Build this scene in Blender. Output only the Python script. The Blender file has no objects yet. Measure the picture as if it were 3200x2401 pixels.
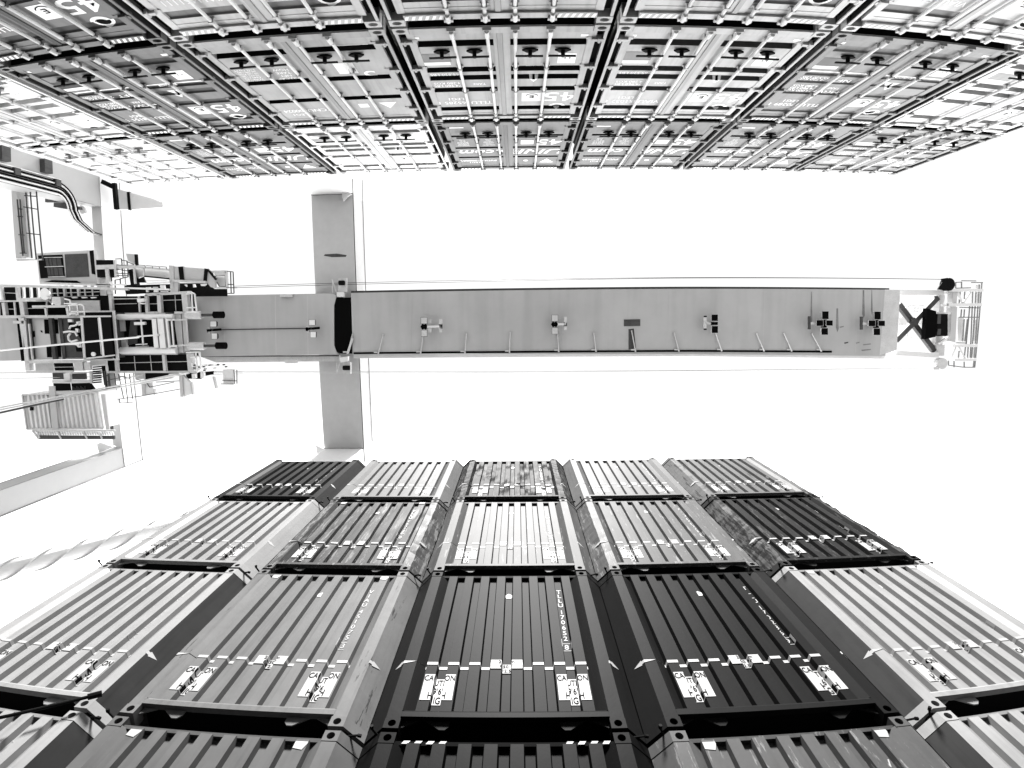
import bpy, bmesh, math, random
from mathutils import Vector, Matrix
R_ = math.radians
C = bpy.context.scene.collection
random.seed(7)

# ------------------------------------------------------------------ camera
# fitted wide lens: focal length / sensor, pose (origin = lens), slight barrel distortion
FPX, KD = 1607.69, -0.0715357
CAM = [[0.99989737, 0.01000873, 0.01025019], [-0.0086083, 0.99166294, -0.128571], [-0.01145156, 0.12846956, 0.99164733]]
cam = bpy.data.cameras.new('camera'); cam.type = 'PANO'
cam.panorama_type = 'FISHEYE_LENS_POLYNOMIAL'
cam.sensor_width = 36.0; cam.sensor_height = 27.0
cam.fisheye_fov = R_(180)
cam.fisheye_polynomial_k0 = 0.0
cam.fisheye_polynomial_k1 = -0.05534454768664571
cam.fisheye_polynomial_k2 = 6.930056928638247e-06
cam.fisheye_polynomial_k3 = 4.925151096354853e-05
cam.fisheye_polynomial_k4 = -1.145635897128338e-06
cam.clip_start = 0.05; cam.clip_end = 5000
camo = bpy.data.objects.new('camera', cam); C.objects.link(camo)
Rw, Dn, Fw = (Vector(v) for v in CAM)
m = Matrix((Rw, -Dn, -Fw)).transposed().to_4x4()
camo.matrix_world = m
bpy.context.scene.camera = camo

def ray(px, py):                       # photo pixel (3200 x 2401) -> direction
    a, b = (px - 1600) / FPX, (py - 1200.5) / FPX
    rd = math.hypot(a, b); u = rd
    for _ in range(30): u = rd / (1 + KD * u * u)
    k = u / max(rd, 1e-9)
    return Rw * (a * k) + Dn * (b * k) + Fw
def at(px, py, z):                     # the point of that ray at height z above the lens
    d = ray(px, py); return d * (z / d.z)

# ------------------------------------------------------------------ world, sun, exposure
SUN_EL, SUN_AZ = R_(55), R_(180)       # azimuth clockwise from +Y
w = bpy.data.worlds.new('World'); bpy.context.scene.world = w; w.use_nodes = True
nt = w.node_tree; nt.nodes.clear()
sky = nt.nodes.new('ShaderNodeTexSky'); sky.sky_type = 'NISHITA'; sky.sun_disc = False
sky.sun_elevation = SUN_EL; sky.sun_rotation = SUN_AZ; sky.air_density = 1.0; sky.dust_density = 2.0; sky.ozone_density = 1.0
bw = nt.nodes.new('ShaderNodeRGBToBW')
bg = nt.nodes.new('ShaderNodeBackground'); bg.inputs['Strength'].default_value = 0.058
wo = nt.nodes.new('ShaderNodeOutputWorld')
# even cloud, plus brightness added on the +y side to light the door ends
tcw = nt.nodes.new('ShaderNodeTexCoord'); sep = nt.nodes.new('ShaderNodeSeparateXYZ'); nt.links.new(tcw.outputs['Generated'], sep.inputs[0])
ab = nt.nodes.new('ShaderNodeMath'); ab.operation = 'MULTIPLY'; ab.inputs[1].default_value = 1.0; nt.links.new(sep.outputs['Y'], ab.inputs[0])
door_fill = nt.nodes.new('ShaderNodeMapRange'); door_fill.interpolation_type = 'SMOOTHSTEP'; door_fill.inputs[1].default_value = .05; door_fill.inputs[2].default_value = .6; door_fill.inputs[3].default_value = 5.0; door_fill.inputs[4].default_value = 30.0; nt.links.new(ab.outputs[0], door_fill.inputs[0])
cl = nt.nodes.new('ShaderNodeMix'); cl.data_type = 'FLOAT'; cl.inputs[0].default_value = .8; nt.links.new(door_fill.outputs[0], cl.inputs[3])
nt.links.new(sky.outputs[0], bw.inputs[0]); nt.links.new(bw.outputs[0], cl.inputs[2]); nt.links.new(cl.outputs[0], bg.inputs['Color']); nt.links.new(bg.outputs[0], wo.inputs[0])
sl = bpy.data.lights.new('sun', 'SUN'); sl.energy = 5.0; sl.angle = R_(12); sl.color = (1.0, 0.99, 0.98)
so = bpy.data.objects.new('sun', sl); C.objects.link(so)
sd = Vector((math.sin(SUN_AZ) * math.cos(SUN_EL), math.cos(SUN_AZ) * math.cos(SUN_EL), math.sin(SUN_EL)))
so.rotation_euler = sd.to_track_quat('Z', 'Y').to_euler(); so.location = (0, 0, 80)
vs = bpy.context.scene.view_settings
vs.view_transform = 'Standard'; vs.look = 'None'; vs.exposure = 2.05; vs.gamma = 1.0; vs.use_curve_mapping = False
bpy.context.scene.cycles.max_bounces = 4; bpy.context.scene.cycles.diffuse_bounces = 1

# ------------------------------------------------------------------ materials
def lk(nt, a, b): nt.links.new(a, b)
_mc = {}
def paint(v, dirt=0.25, wear=0.0, rough=0.5, streak=1.0, metal=0.0, bump=0.15):
    """painted steel, neutral grey of albedo v, with broad soiling, vertical run marks and optional scuffing"""
    key = (v, dirt, wear, rough, streak, metal, bump)
    if key in _mc: return _mc[key]
    m = bpy.data.materials.new('paint_%03d' % int(v * 1000)); m.use_nodes = True
    n = m.node_tree; b = n.nodes['Principled BSDF']
    tc = n.nodes.new('ShaderNodeTexCoord'); oi = n.nodes.new('ShaderNodeObjectInfo')
    add = n.nodes.new('ShaderNodeVectorMath'); add.operation = 'ADD'
    mul = n.nodes.new('ShaderNodeMath'); mul.operation = 'MULTIPLY'; mul.inputs[1].default_value = 40
    lk(n, oi.outputs['Random'], mul.inputs[0]); lk(n, tc.outputs['Object'], add.inputs[0]); lk(n, mul.outputs[0], add.inputs[1])
    a = n.nodes.new('ShaderNodeTexNoise'); a.inputs['Scale'].default_value = 1.7; a.inputs['Detail'].default_value = 6; a.inputs['Roughness'].default_value = .65
    lk(n, add.outputs[0], a.inputs['Vector'])
    mp = n.nodes.new('ShaderNodeMapping'); mp.inputs['Scale'].default_value = (14, 14, .7); lk(n, add.outputs[0], mp.inputs[0])
    s = n.nodes.new('ShaderNodeTexNoise'); s.inputs['Scale'].default_value = 1.0; s.inputs['Detail'].default_value = 4; lk(n, mp.outputs[0], s.inputs['Vector'])
    r1 = n.nodes.new('ShaderNodeMapRange'); r1.inputs[1].default_value = .35; r1.inputs[2].default_value = .75; r1.inputs[3].default_value = 1; r1.inputs[4].default_value = 1 - dirt; lk(n, a.outputs[0], r1.inputs[0])
    r2 = n.nodes.new('ShaderNodeMapRange'); r2.inputs[1].default_value = .5; r2.inputs[2].default_value = .8; r2.inputs[3].default_value = 1; r2.inputs[4].default_value = 1 - dirt * streak; lk(n, s.outputs[0], r2.inputs[0])
    mm = n.nodes.new('ShaderNodeMath'); mm.operation = 'MULTIPLY'; lk(n, r1.outputs[0], mm.inputs[0]); lk(n, r2.outputs[0], mm.inputs[1])
    vv = n.nodes.new('ShaderNodeMath'); vv.operation = 'MULTIPLY'; vv.inputs[1].default_value = v; lk(n, mm.outputs[0], vv.inputs[0])
    out = vv.outputs[0]
    if wear > 0:
        q = n.nodes.new('ShaderNodeTexNoise'); q.inputs['Scale'].default_value = 5; q.inputs['Detail'].default_value = 8; q.inputs['Roughness'].default_value = .7
        mp2 = n.nodes.new('ShaderNodeMapping'); mp2.inputs['Scale'].default_value = (3.6, 3.6, .45); lk(n, add.outputs[0], mp2.inputs[0]); lk(n, mp2.outputs[0], q.inputs['Vector'])
        cr = n.nodes.new('ShaderNodeMapRange'); cr.inputs[1].default_value = .60 - .08 * wear; cr.inputs[2].default_value = .64 - .08 * wear; lk(n, q.outputs[0], cr.inputs[0])
        mx = n.nodes.new('ShaderNodeMix'); mx.data_type = 'FLOAT'; lk(n, cr.outputs[0], mx.inputs[0]); lk(n, out, mx.inputs[2])
        mx.inputs[3].default_value = min(.7, v * 1.8 + .025) if v < .08 else v * .3
        out = mx.outputs[0]
    lk(n, out, b.inputs['Base Color'])
    b.inputs['Specular IOR Level'].default_value = .22 if v > .1 else (.04 if v > .02 else .016)
    b.inputs['Roughness'].default_value = rough; b.inputs['Metallic'].default_value = metal
    if bump:
        bp = n.nodes.new('ShaderNodeBump'); bp.inputs['Strength'].default_value = bump; bp.inputs['Distance'].default_value = .02
        lk(n, a.outputs[0], bp.inputs['Height']); lk(n, bp.outputs[0], b.inputs['Normal'])
    _mc[key] = m; return m
WHITE = paint(.86, .06, 0, .5, 1, 0, 0)
MARK = paint(.25, .12, 0, .6, 1, 0, 0)       # label white toned to grey so strong sun leaves its print readable
BLACK = paint(.004, .1, 0, .7, 1, 0, 0)
RUBBER = paint(.005, .2, 0, .8)
STEELROD = paint(.62, .3, 0, .4)
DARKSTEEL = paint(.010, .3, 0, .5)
GLASS = paint(.008, .1, 0, .15, 1, 0, 0)

# ------------------------------------------------------------------ mesh helpers
def clusters(boxes):
    # groups of pieces that lie close together (closer than half the larger one's longest side)
    n = len(boxes); par = list(range(n))
    def find(i):
        while par[i] != i: par[i] = par[par[i]]; i = par[i]
        return i
    sz = [max(h[k] - l[k] for k in range(3)) for l, h in boxes]
    for i in range(n):
        li, hi = boxes[i]
        for j in range(i):
            lj, hj = boxes[j]
            gap = math.sqrt(sum(max(0.0, li[k] - hj[k], lj[k] - hi[k]) ** 2 for k in range(3)))
            if gap <= max(.02, .5 * max(sz[i], sz[j])): par[find(i)] = find(j)
    out = {}
    for i in range(n): out.setdefault(find(i), []).append(i)
    return list(out.values())
class MB:
    def __init__(s): s.v = []; s.f = []; s.isl = []
    def split(s):
        bx = []
        for v0, v1, f0, f1 in s.isl:
            P = s.v[v0:v1]; bx.append(([min(p[k] for p in P) for k in range(3)], [max(p[k] for p in P) for k in range(3)]))
        res = []
        for g_ in clusters(bx):
            m_ = MB()
            for i in g_:
                v0, v1, f0, f1 = s.isl[i]; m_.add(s.v[v0:v1], [tuple(q - v0 for q in f) for f in s.f[f0:f1]])
            res.append(m_)
        return res
    def add(s, vs, fs):
        vs = list(vs); s.isl.append((len(s.v), len(s.v) + len(vs), len(s.f), len(s.f) + len(fs)))
        o = len(s.v); s.v += [tuple(p) for p in vs]; s.f += [tuple(i + o for i in f) for f in fs]; return s
    def box(s, x0, x1, y0, y1, z0, z1):
        return s.add([(x0,y0,z0),(x1,y0,z0),(x1,y1,z0),(x0,y1,z0),(x0,y0,z1),(x1,y0,z1),(x1,y1,z1),(x0,y1,z1)],
                     [(0,3,2,1),(4,5,6,7),(0,1,5,4),(1,2,6,5),(2,3,7,6),(3,0,4,7)])
    def prism(s, poly, z0, z1, ax='z'):          # polygon extruded along an axis
        n = len(poly)
        def P(p, t): return {'z': (p[0], p[1], t), 'y': (p[0], t, p[1]), 'x': (t, p[0], p[1])}[ax]
        return s.add([P(p, z0) for p in poly] + [P(p, z1) for p in poly],
                     [tuple(range(n))[::-1], tuple(range(n, 2 * n))] + [(i, (i + 1) % n, (i + 1) % n + n, i + n) for i in range(n)])
    def hull4(s, lo, hi):                        # eight corners, four low and four high
        return s.add(list(lo) + list(hi), [(0,3,2,1),(4,5,6,7),(0,1,5,4),(1,2,6,5),(2,3,7,6),(3,0,4,7)])
    def tube(s, a, b, r, n=10, r2=None):
        a, b = Vector(a), Vector(b); d = (b - a).normalized(); r2 = r if r2 is None else r2
        u = d.orthogonal().normalized(); w = d.cross(u); vs = []
        for p, rr in ((a, r), (b, r2)):
            for i in range(n):
                t = 2 * math.pi * i / n; vs.append(p + u * (rr * math.cos(t)) + w * (rr * math.sin(t)))
        return s.add(vs, [(i, (i + 1) % n, (i + 1) % n + n, i + n) for i in range(n)] + [tuple(range(n))[::-1], tuple(range(n, 2 * n))])
    def path(s, pts, r, n=8):
        for a, b in zip(pts, pts[1:]): s.tube(a, b, r, n)
        return s
    def bar(s, a, b, w, h):                      # rectangular bar, w sideways, h in height, hanging up from the two points
        a, b = Vector(a), Vector(b); d = (b - a); d.z = 0
        side = Vector((-d.y, d.x, 0)).normalized() * (w / 2); up = Vector((0, 0, h))
        return s.hull4([a - side, b - side, b + side, a + side], [a - side + up, b - side + up, b + side + up, a + side + up])
    def mesh(s, name, weld=False, fix=True, smooth=False):
        me = bpy.data.meshes.new(name); me.from_pydata(s.v, [], s.f); me.update()
        bm = bmesh.new(); bm.from_mesh(me)
        if weld: bmesh.ops.remove_doubles(bm, verts=bm.verts, dist=1e-5)
        if fix: bmesh.ops.recalc_face_normals(bm, faces=bm.faces)
        bm.to_mesh(me); bm.free()
        if smooth:
            for p in me.polygons: p.use_smooth = True
        return me
    def build(s, name, mat, parent=None, **k): return put(name, s.mesh(name, **k), mat, parent)
def split_mesh(me):
    n = len(me.vertices); par = list(range(n))
    def find(i):
        while par[i] != i: par[i] = par[par[i]]; i = par[i]
        return i
    for e in me.edges: par[find(e.vertices[0])] = find(e.vertices[1])
    comp = {}
    for i in range(n): comp.setdefault(find(i), []).append(i)
    keys = list(comp); co = [v.co for v in me.vertices]
    bx = [([min(co[i][k] for i in comp[c]) for k in range(3)], [max(co[i][k] for i in comp[c]) for k in range(3)]) for c in keys]
    cl_ = clusters(bx)
    if len(cl_) < 2: return [me]
    which = {keys[i]: g_ for g_, L in enumerate(cl_) for i in L}; out = []
    for g_ in range(len(cl_)):
        idx = {}; vs = []; fs = []
        for p in me.polygons:
            if which[find(p.vertices[0])] == g_:
                for i in p.vertices:
                    if i not in idx: idx[i] = len(vs); vs.append(tuple(co[i]))
                fs.append([idx[i] for i in p.vertices])
        m_ = bpy.data.meshes.new(me.name); m_.from_pydata(vs, [], fs); m_.update(); out.append(m_)
    return out
def puts(name, mes, mat, parent=None, label=None): return [put(name, me, mat, parent, label) for me in mes][0]
def put(name, me, mat, parent=None, label=None):
    if not me.materials: me.materials.append(None)
    o = bpy.data.objects.new(name, me); C.objects.link(o)
    o.material_slots[0].link = 'OBJECT'; o.material_slots[0].material = mat
    if parent: o.parent = parent
    if label: o['label'] = label
    return o
def thing(name, label, cat, loc=(0, 0, 0), rz=0, group=None):
    o = bpy.data.objects.new(name, None); C.objects.link(o); o.location = loc; o.rotation_euler.z = rz
    o.empty_display_size = .3; tag(o, label, cat, group); return o
def tag(o, label, cat, group=None):
    o['label'] = label; o['category'] = cat
    if group: o['group'] = group
def structure(o, kind='structure'): o['kind'] = kind; return o

_tc = {}
def glyphs(body, shear=0.0, sx=1.0):
    """flat outline of a line of capitals, height 1, centred on x, baseline at 0 (x right, y up)"""
    key = (body, shear, sx)
    if key in _tc: return _tc[key]
    cu = bpy.data.curves.new('t', 'FONT'); cu.body = body; cu.align_x = 'CENTER'; cu.size = 1; cu.resolution_u = 3; cu.offset = .012; cu.shear = shear
    ob = bpy.data.objects.new('t', cu); C.objects.link(ob)
    me = bpy.data.meshes.new_from_object(ob)
    co = [v.co.copy() for v in me.vertices]; fs = [tuple(p.vertices) for p in me.polygons]
    bpy.data.objects.remove(ob); bpy.data.meshes.remove(me); bpy.data.curves.remove(cu)
    k = 1 / .729 if co else 1
    ys = max((c.y for c in co), default=1); k = 1 / ys if ys > .3 else k
    _tc[key] = ([(c.x * k * sx, c.y * k) for c in co], fs); return _tc[key]
class Flat:
    """flat marks in the x/z plane, later wrapped on a surface y = f(x, z)"""
    def __init__(s): s.v = []; s.f = []
    def poly(s, pts): o = len(s.v); s.v += list(pts); s.f.append(tuple(range(o, o + len(pts)))); return s
    def rect(s, x0, x1, z0, z1): return s.poly([(x0, z0), (x1, z0), (x1, z1), (x0, z1)])
    def disc(s, x, z, r, n=20, rz=None): return s.poly([(x + r * math.cos(2*math.pi*i/n), z + (rz or r) * math.sin(2*math.pi*i/n)) for i in range(n)])
    def ring(s, x, z, r, r1, n=24, a0=0, a1=360):
        o = len(s.v)
        for i in range(n + 1):
            t = R_(a0 + (a1 - a0) * i / n); s.v += [(x + r*math.cos(t), z + r*math.sin(t)), (x + r1*math.cos(t), z + r1*math.sin(t))]
        for i in range(n): s.f.append((o+2*i, o+2*i+1, o+2*i+3, o+2*i+2))
        return s
    def text(s, body, x, z, h, sx=.85, shear=0.0, align='C'):
        v, f = glyphs(body, shear, sx); o = len(s.v)
        if v and align != 'C':
            xs = [p[0] for p in v]; dx = -min(xs) * h if align == 'L' else -max(xs) * h
        else: dx = 0
        s.v += [(x + dx + p[0] * h, z + p[1] * h) for p in v]; s.f += [tuple(i + o for i in q) for q in f]; return s
    def wrap(s, fn, off, cuts_x=(), cuts_z=()):
        bm = bmesh.new(); vs = [bm.verts.new((p[0], 0, p[1])) for p in s.v]
        for f in s.f:
            try: bm.faces.new([vs[i] for i in f])
            except ValueError: pass
        xs = [p[0] for p in s.v]; zs = [p[1] for p in s.v]
        for c in cuts_x:
            if min(xs) < c < max(xs): bmesh.ops.bisect_plane(bm, geom=bm.verts[:] + bm.edges[:] + bm.faces[:], plane_co=(c, 0, 0), plane_no=(1, 0, 0))
        for c in cuts_z:
            if min(zs) < c < max(zs): bmesh.ops.bisect_plane(bm, geom=bm.verts[:] + bm.edges[:] + bm.faces[:], plane_co=(0, 0, c), plane_no=(0, 0, 1))
        for v in bm.verts: v.co.y = fn(v.co.x, v.co.z) - off
        me = bpy.data.meshes.new('marking'); bm.normal_update()
        for f in bm.faces:
            if f.normal.y > 0: f.normal_flip()
        bm.to_mesh(me); bm.free(); return me

def holed_block(poly, z0, z1, hx, hz, rx, rz, yf, depth=.1):
    """corner casting: plan outline extruded, with a real oval hole in its front face (the outline's first edge)"""
    b = MB(); n = len(poly); x0, x1 = poly[0][0], poly[1][0]
    if x0 > x1: x0, x1 = x1, x0
    k = 16; rect = []; ov = []
    for i in range(k):
        t = 2 * math.pi * (i + .5) / k; c, s = math.cos(t), math.sin(t)
        ov.append((hx + rx * c, hz + rz * s))
        sc = min(((x1 - hx) / c if c > 0 else (x0 - hx) / c), ((z1 - hz) / s if s > 0 else (z0 - hz) / s)); rect.append((hx + sc * c, hz + sc * s))
    vs = [(p[0], yf, p[1]) for p in rect] + [(p[0], yf, p[1]) for p in ov] + [(p[0], yf + depth, p[1]) for p in ov]
    fs = [(i, (i + 1) % k, (i + 1) % k + k, i + k) for i in range(k)] + [(i + k, (i + 1) % k + k, (i + 1) % k + 2 * k, i + 2 * k) for i in range(k)] + [tuple(range(2 * k, 3 * k))]
    b.add(vs, fs)
    cor = [(x0, z0), (x1, z0), (x1, z1), (x0, z1)]   # fill the four corner triangles
    for cx, cz in cor:
        near = [i for i in range(k)]
        best = None
        for i in range(k):
            p, q = rect[i], rect[(i + 1) % k]
            if (abs(p[0] - cx) < 1e-6 and abs(q[1] - cz) < 1e-6) or (abs(p[1] - cz) < 1e-6 and abs(q[0] - cx) < 1e-6): best = (p, q)
        if best: b.add([(best[0][0], yf, best[0][1]), (best[1][0], yf, best[1][1]), (cx, yf, cz)], [(0, 1, 2)])
    b.add([(p[0], p[1], z0) for p in poly] + [(p[0], p[1], z1) for p in poly],
          [tuple(range(n)), tuple(range(n, 2 * n))] + [(i, (i + 1) % n, (i + 1) % n + n, i + n) for i in range(1, n)])
    return b

# ------------------------------------------------------------------ setting
GZ = -2.1
g = MB(); g.add([(-600, -600, GZ), (600, -600, GZ), (600, 600, GZ), (-600, 600, GZ)], [(0, 1, 2, 3)])
structure(g.build('ground', paint(.15, .25, 0, .85, 0), fix=False))
g = MB(); g.add([(-40, -6, GZ + .02), (40, -6, GZ + .02), (40, 6, GZ + .02), (-40, 6, GZ + .02)], [(0, 1, 2, 3)])
structure(g.build('dark_deck_strip', paint(.04, .3, 0, .8, 0), fix=False))  # unseen dark deck, added to cut light bouncing up between the stacks
H, PITCH = 2.87, 2.9205
XB, DB, ZB, PB = -0.1414, 3.5567, 12.6298, 2.5100
XT, DT, ZT, PT = -0.1542, 3.2677, 11.8000, 2.5566
hb = MB(); hb.box(XB - 2.5*PB - .3, XB + 2.5*PB + .3, DB - .25, DB + 14.2, GZ, ZB - 3*PITCH - H - .03)
structure(hb.build('hatch_cover', paint(.12, .3)))  # unseen hatch cover carrying the closed-end stack
hb = MB(); hb.box(XT - 3.5*PT - .1, XT + 3.5*PT + .3, -DT - 14.2, -DT + .2, GZ, ZT - 2*PITCH - H - .03)
structure(hb.build('hatch_cover', paint(.12, .3)))  # unseen hatch cover carrying the door-end stack

# ------------------------------------------------------------------ containers, closed front end (lower half of the picture)
RIBS = [-.7735, -.5525, -.3315, -.1105, .1105, .3315, .5525, .7735]
YI, YO = .072, .012
PROF = [(-.945, YI)]
for c in RIBS: PROF += [(c - .069, YI), (c - .056, YO), (c + .056, YO), (c + .069, YI)]
PROF.append((.945, YI))
CUTS = [p[0] for p in PROF]
def prof(x):
    if x <= PROF[0][0]: return .0 if x > -1.075 else (-1.075 - x) * 1.0
    if x >= PROF[-1][0]: return .0 if x < 1.075 else (x - 1.075) * 1.0
    for (a, ya), (b, yb) in zip(PROF, PROF[1:]):
        if a <= x <= b: return ya + (yb - ya) * (x - a) / (b - a)
    return YI
def dentfn(seed, amp):
    rnd = random.Random(seed); bumps = [(rnd.uniform(-.9, .9), rnd.uniform(.3, 2.6), rnd.uniform(.04, .12), rnd.uniform(.05, .25), rnd.uniform(-.3, 1)) for _ in range(46)]
    def f(x, z):
        if amp == 0: return 0.0
        return amp * sum(a * math.exp(-((x - cx) / sx) ** 2 - ((z - cz) / sz) ** 2) for cx, cz, sx, sz, a in bumps)
    return f
# shared meshes
_b = MB()
o_ = [(-1.245, .31)]
ny = 60
def side_pts(sg):
    pts = []; y = .31; L = 13.6
    for i in range(ny):
        y0 = .31 + (L - .31) * i / ny; d = (L - .31) / ny
        pts += [(sg * 1.245, y0 + d * .05), (sg * 1.245, y0 + d * .4), (sg * 1.21, y0 + d * .55), (sg * 1.21, y0 + d * .9)]
    return pts
poly = side_pts(-1) + [(-1.245, 13.7), (1.245, 13.7)] + side_pts(1)[::-1]
poly = [(-.96, .125)] + poly + [(.96, .125)]
_b.prism(poly, .19, 2.795); ME_BODY = _b.mesh('body')
_b = MB(); _b.box(-1.245, -1.15, .32, 13.7, .03, .16); _b.box(1.15, 1.245, .32, 13.7, .03, .16); _b.box(-.936, .936, .07, .3, .161, .188); _b.box(-1.24, 1.24, .32, 13.7, .165, .188)
for i in range(26): _b.box(-1.145, 1.145, .5 + i * .5, .56 + i * .5, .06, .164)
ME_FLOOR = _b.mesh('underframe')
def postpoly(s): return [(s*1.075, 0), (s*.945, 0), (s*.945, .10), (s*1.1, .30), (s*1.25, .30), (s*1.25, .175)]
ME_POST = {}; ME_CAST = {}; ME_CAP_SHADE = {}
for s in (-1, 1):
    b = MB(); b.prism(postpoly(s), .121, H - .121); ME_POST[s] = b.mesh('corner_post')
    b = MB(); b.prism([(s*1.0761, -.0011), (s*1.2511, .1739), (s*1.2511, .29), (s*1.249, .29), (s*1.249, .178), (s*1.078, .007)], .122, H - .122); ME_CAP_SHADE[s] = b.mesh('chamfer_shade')  # thin skin over the chamfer that carries its painted shade
    cp = [(s*1.078, -.004), (s*.938, -.004), (s*.938, .16), (s*1.1, .31), (s*1.254, .31), (s*1.254, .172)]
    for z0, t in ((0, 'b'), (H - .118, 't')): ME_CAST[s, t] = holed_block(cp, z0, z0 + .118, s*1.006, z0 + .059, .036, .040, -.004).mesh('corner_casting')
b = MB(); b.prism([(.0, .146), (.0, .205), (.012, .231), (.062, .231), (.062, .146)], -.944, .944, 'x'); ME_SILL = b.mesh('bottom_rail')
b = MB(); b.prism([(.03, 2.765), (.022, 2.8), (.03, 2.808), (.13, 2.808), (.13, 2.765)], -.937, .937, 'x'); ME_HEAD = b.mesh('top_rail')
def gusset(s):
    b = MB(); b.prism([(s*.72, .146), (s*.50, .146), (s*.50, .085), (s*.535, .045), (s*.585, .045)], .05, .062, 'y'); return b.mesh('gusset')
def gusset2(s):
    b = MB(); b.prism([(s*.93, .146), (s*.78, .146), (s*.93, .06)], .05, .062, 'y'); return b.mesh('gusset')
ME_GUS = [gusset(-1), gusset(1), gusset2(-1), gusset2(1)]
VENT = [(-.041, 2.31), (-.03, 2.285), (.03, 2.285), (.041, 2.31), (.041, 2.365), (0, 2.405), (-.041, 2.365)]

def front_container(col, row, v, label, code, wear=0.0, dent=0.0, dirt=.25, hazard=False, postwear=0.0, stickers=True, cap=None, tabs=False):
    root = thing('shipping_container', label, 'shipping container', (XB + col * PB, DB, ZB + (row - 3) * PITCH - H), 0, 'containers of the lower stack')
    pm = paint(v, dirt, wear); wm = paint(v, dirt, max(wear, postwear))
    put('body', ME_BODY, pm, root); put('underframe', ME_FLOOR, BLACK, root)
    seed = col * 10 + row
    df = dentfn(seed, dent)
    surf = lambda x, z: prof(x) + (df(x, z) if abs(x) < .945 else 0)
    nz = 34 if dent else 2
    zs = [.225 + (2.772 - .225) * i / nz for i in range(nz + 1)]
    xs = sorted(set([round(x, 4) for x in CUTS] + ([round((a + b) / 2, 4) for a, b in zip(CUTS, CUTS[1:])] if dent else [])))
    b = MB(); b.add([(x, surf(x, z), z) for z in zs for x in xs], [(j * len(xs) + i, j * len(xs) + i + 1, (j + 1) * len(xs) + i + 1, (j + 1) * len(xs) + i) for j in range(nz) for i in range(len(xs) - 1)])
    put('front_panel', b.mesh('front_panel', fix=False), pm, root)
    for s in (-1, 1):
        me = ME_POST[s]
        if postwear:
            q = MB(); pp = postpoly(s); rnd = random.Random(seed + s); N = 26; rings = []
            for j in range(N + 1):
                z = .121 + (H - .242) * j / N; rings.append([(p[0] - s * rnd.uniform(0, .016) * postwear, p[1] + rnd.uniform(0, .02) * postwear, z) if i in (0, 5) else (p[0], p[1], z) for i, p in enumerate(pp)])
            k = len(pp); q.add([p for r in rings for p in r], [(j*k+i, j*k+(i+1) % k, (j+1)*k+(i+1) % k, (j+1)*k+i) for j in range(N) for i in range(k)] + [tuple(range(k)), tuple(range(N*k, N*k+k))]); me = q.mesh('corner_post')
        put('corner_post', me, wm, root)
        if cap is not None: put('chamfer_shade', ME_CAP_SHADE[s], paint(cap, .3), root, 'chamfer face with its shade painted in')  # darker skin paints shade onto the chamfers
        for t in 'bt': put('corner_casting', ME_CAST[s, t], pm, root)
    sl = put('bottom_rail', ME_SILL, pm, root)
    for me in ME_GUS: put('gusset', me, pm, sl)
    put('top_rail', ME_HEAD, pm, root)
    cz = [.3 + .1 * i for i in range(25)] if dent else []
    cx = CUTS + [-1.075, 1.075]
    off = .005 if not dent else .012
    def mark(name, fl, mat, o=0.0, **k): return puts(name, split_mesh(fl.wrap(surf, off + o, cx, cz)), mat, root, **k)
    mark('vent_cover', Flat().poly(VENT), MARK)
    if tabs:
        for c in (-.7735, .7735): mark('bent_tab', Flat().poly([(c - .055, 2.67), (c + .03, 2.655), (c + .055, 2.72), (c + .055, 2.745), (c - .055, 2.745)]), MARK)
    if stickers:
        st = Flat().rect(-1.10, 1.10, .886, .928)
        for s in (-1, 1): st.poly([(s*1.1, .87), (s*1.1, .945), (s*1.175, .907)] if s > 0 else [(s*1.1, .945), (s*1.1, .87), (s*1.175, .907)])
        mark('height_stripe', st, MARK)
        lb = Flat().rect(-.165, .165, .828, .965); sg = mark('size_label', lb, MARK, .003)
        tx = Flat().text('2,50 m', 0, .908, .046, .95).text("8'2.5\"", 0, .842, .046, .95)
        puts('lettering', split_mesh(tx.wrap(surf, off + .006, cx, cz)), BLACK, sg)
        for s in (-1, 1):
            c = s * .663
            p = mark('caution_sticker', Flat().rect(c - .155, c + .155, .37, .735), MARK)
            tx = Flat().text('CAUTION', c, .64, .078, .62).text("9'6\"", c, .515, .088, .6).text('HIGH', c, .385, .09, .58)
            puts('lettering', split_mesh(tx.wrap(surf, off + .003, cx, cz)), BLACK, p)
    tx = Flat(); z = 2.40
    for ch in code:
        if ch == ' ': z -= .05; continue
        if ch == '[':
            continue
        tx.text(ch, .66, z, .082, .85); z -= .108
    # box round the check digit
    zb = z + .108
    for a in ((.605, .612, zb - .02, zb + .10), (.708, .715, zb - .02, zb + .10), (.605, .715, zb - .027, zb - .02), (.605, .715, zb + .10, zb + .107)): tx.rect(*a)
    mark('lettering', tx, MARK)
    if hazard:
        for s in (-1, 1):
            fl = Flat()
            for i in range(4):
                x0 = (-.88 if s < 0 else .52) + i * .105; fl.poly([(x0, 2.77), (x0 + .055, 2.77), (x0 + .075, 2.803), (x0 + .02, 2.803)])
            put('hazard_stripes', fl.wrap(lambda x, z: .024, .006), MARK, root)
    return root
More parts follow.
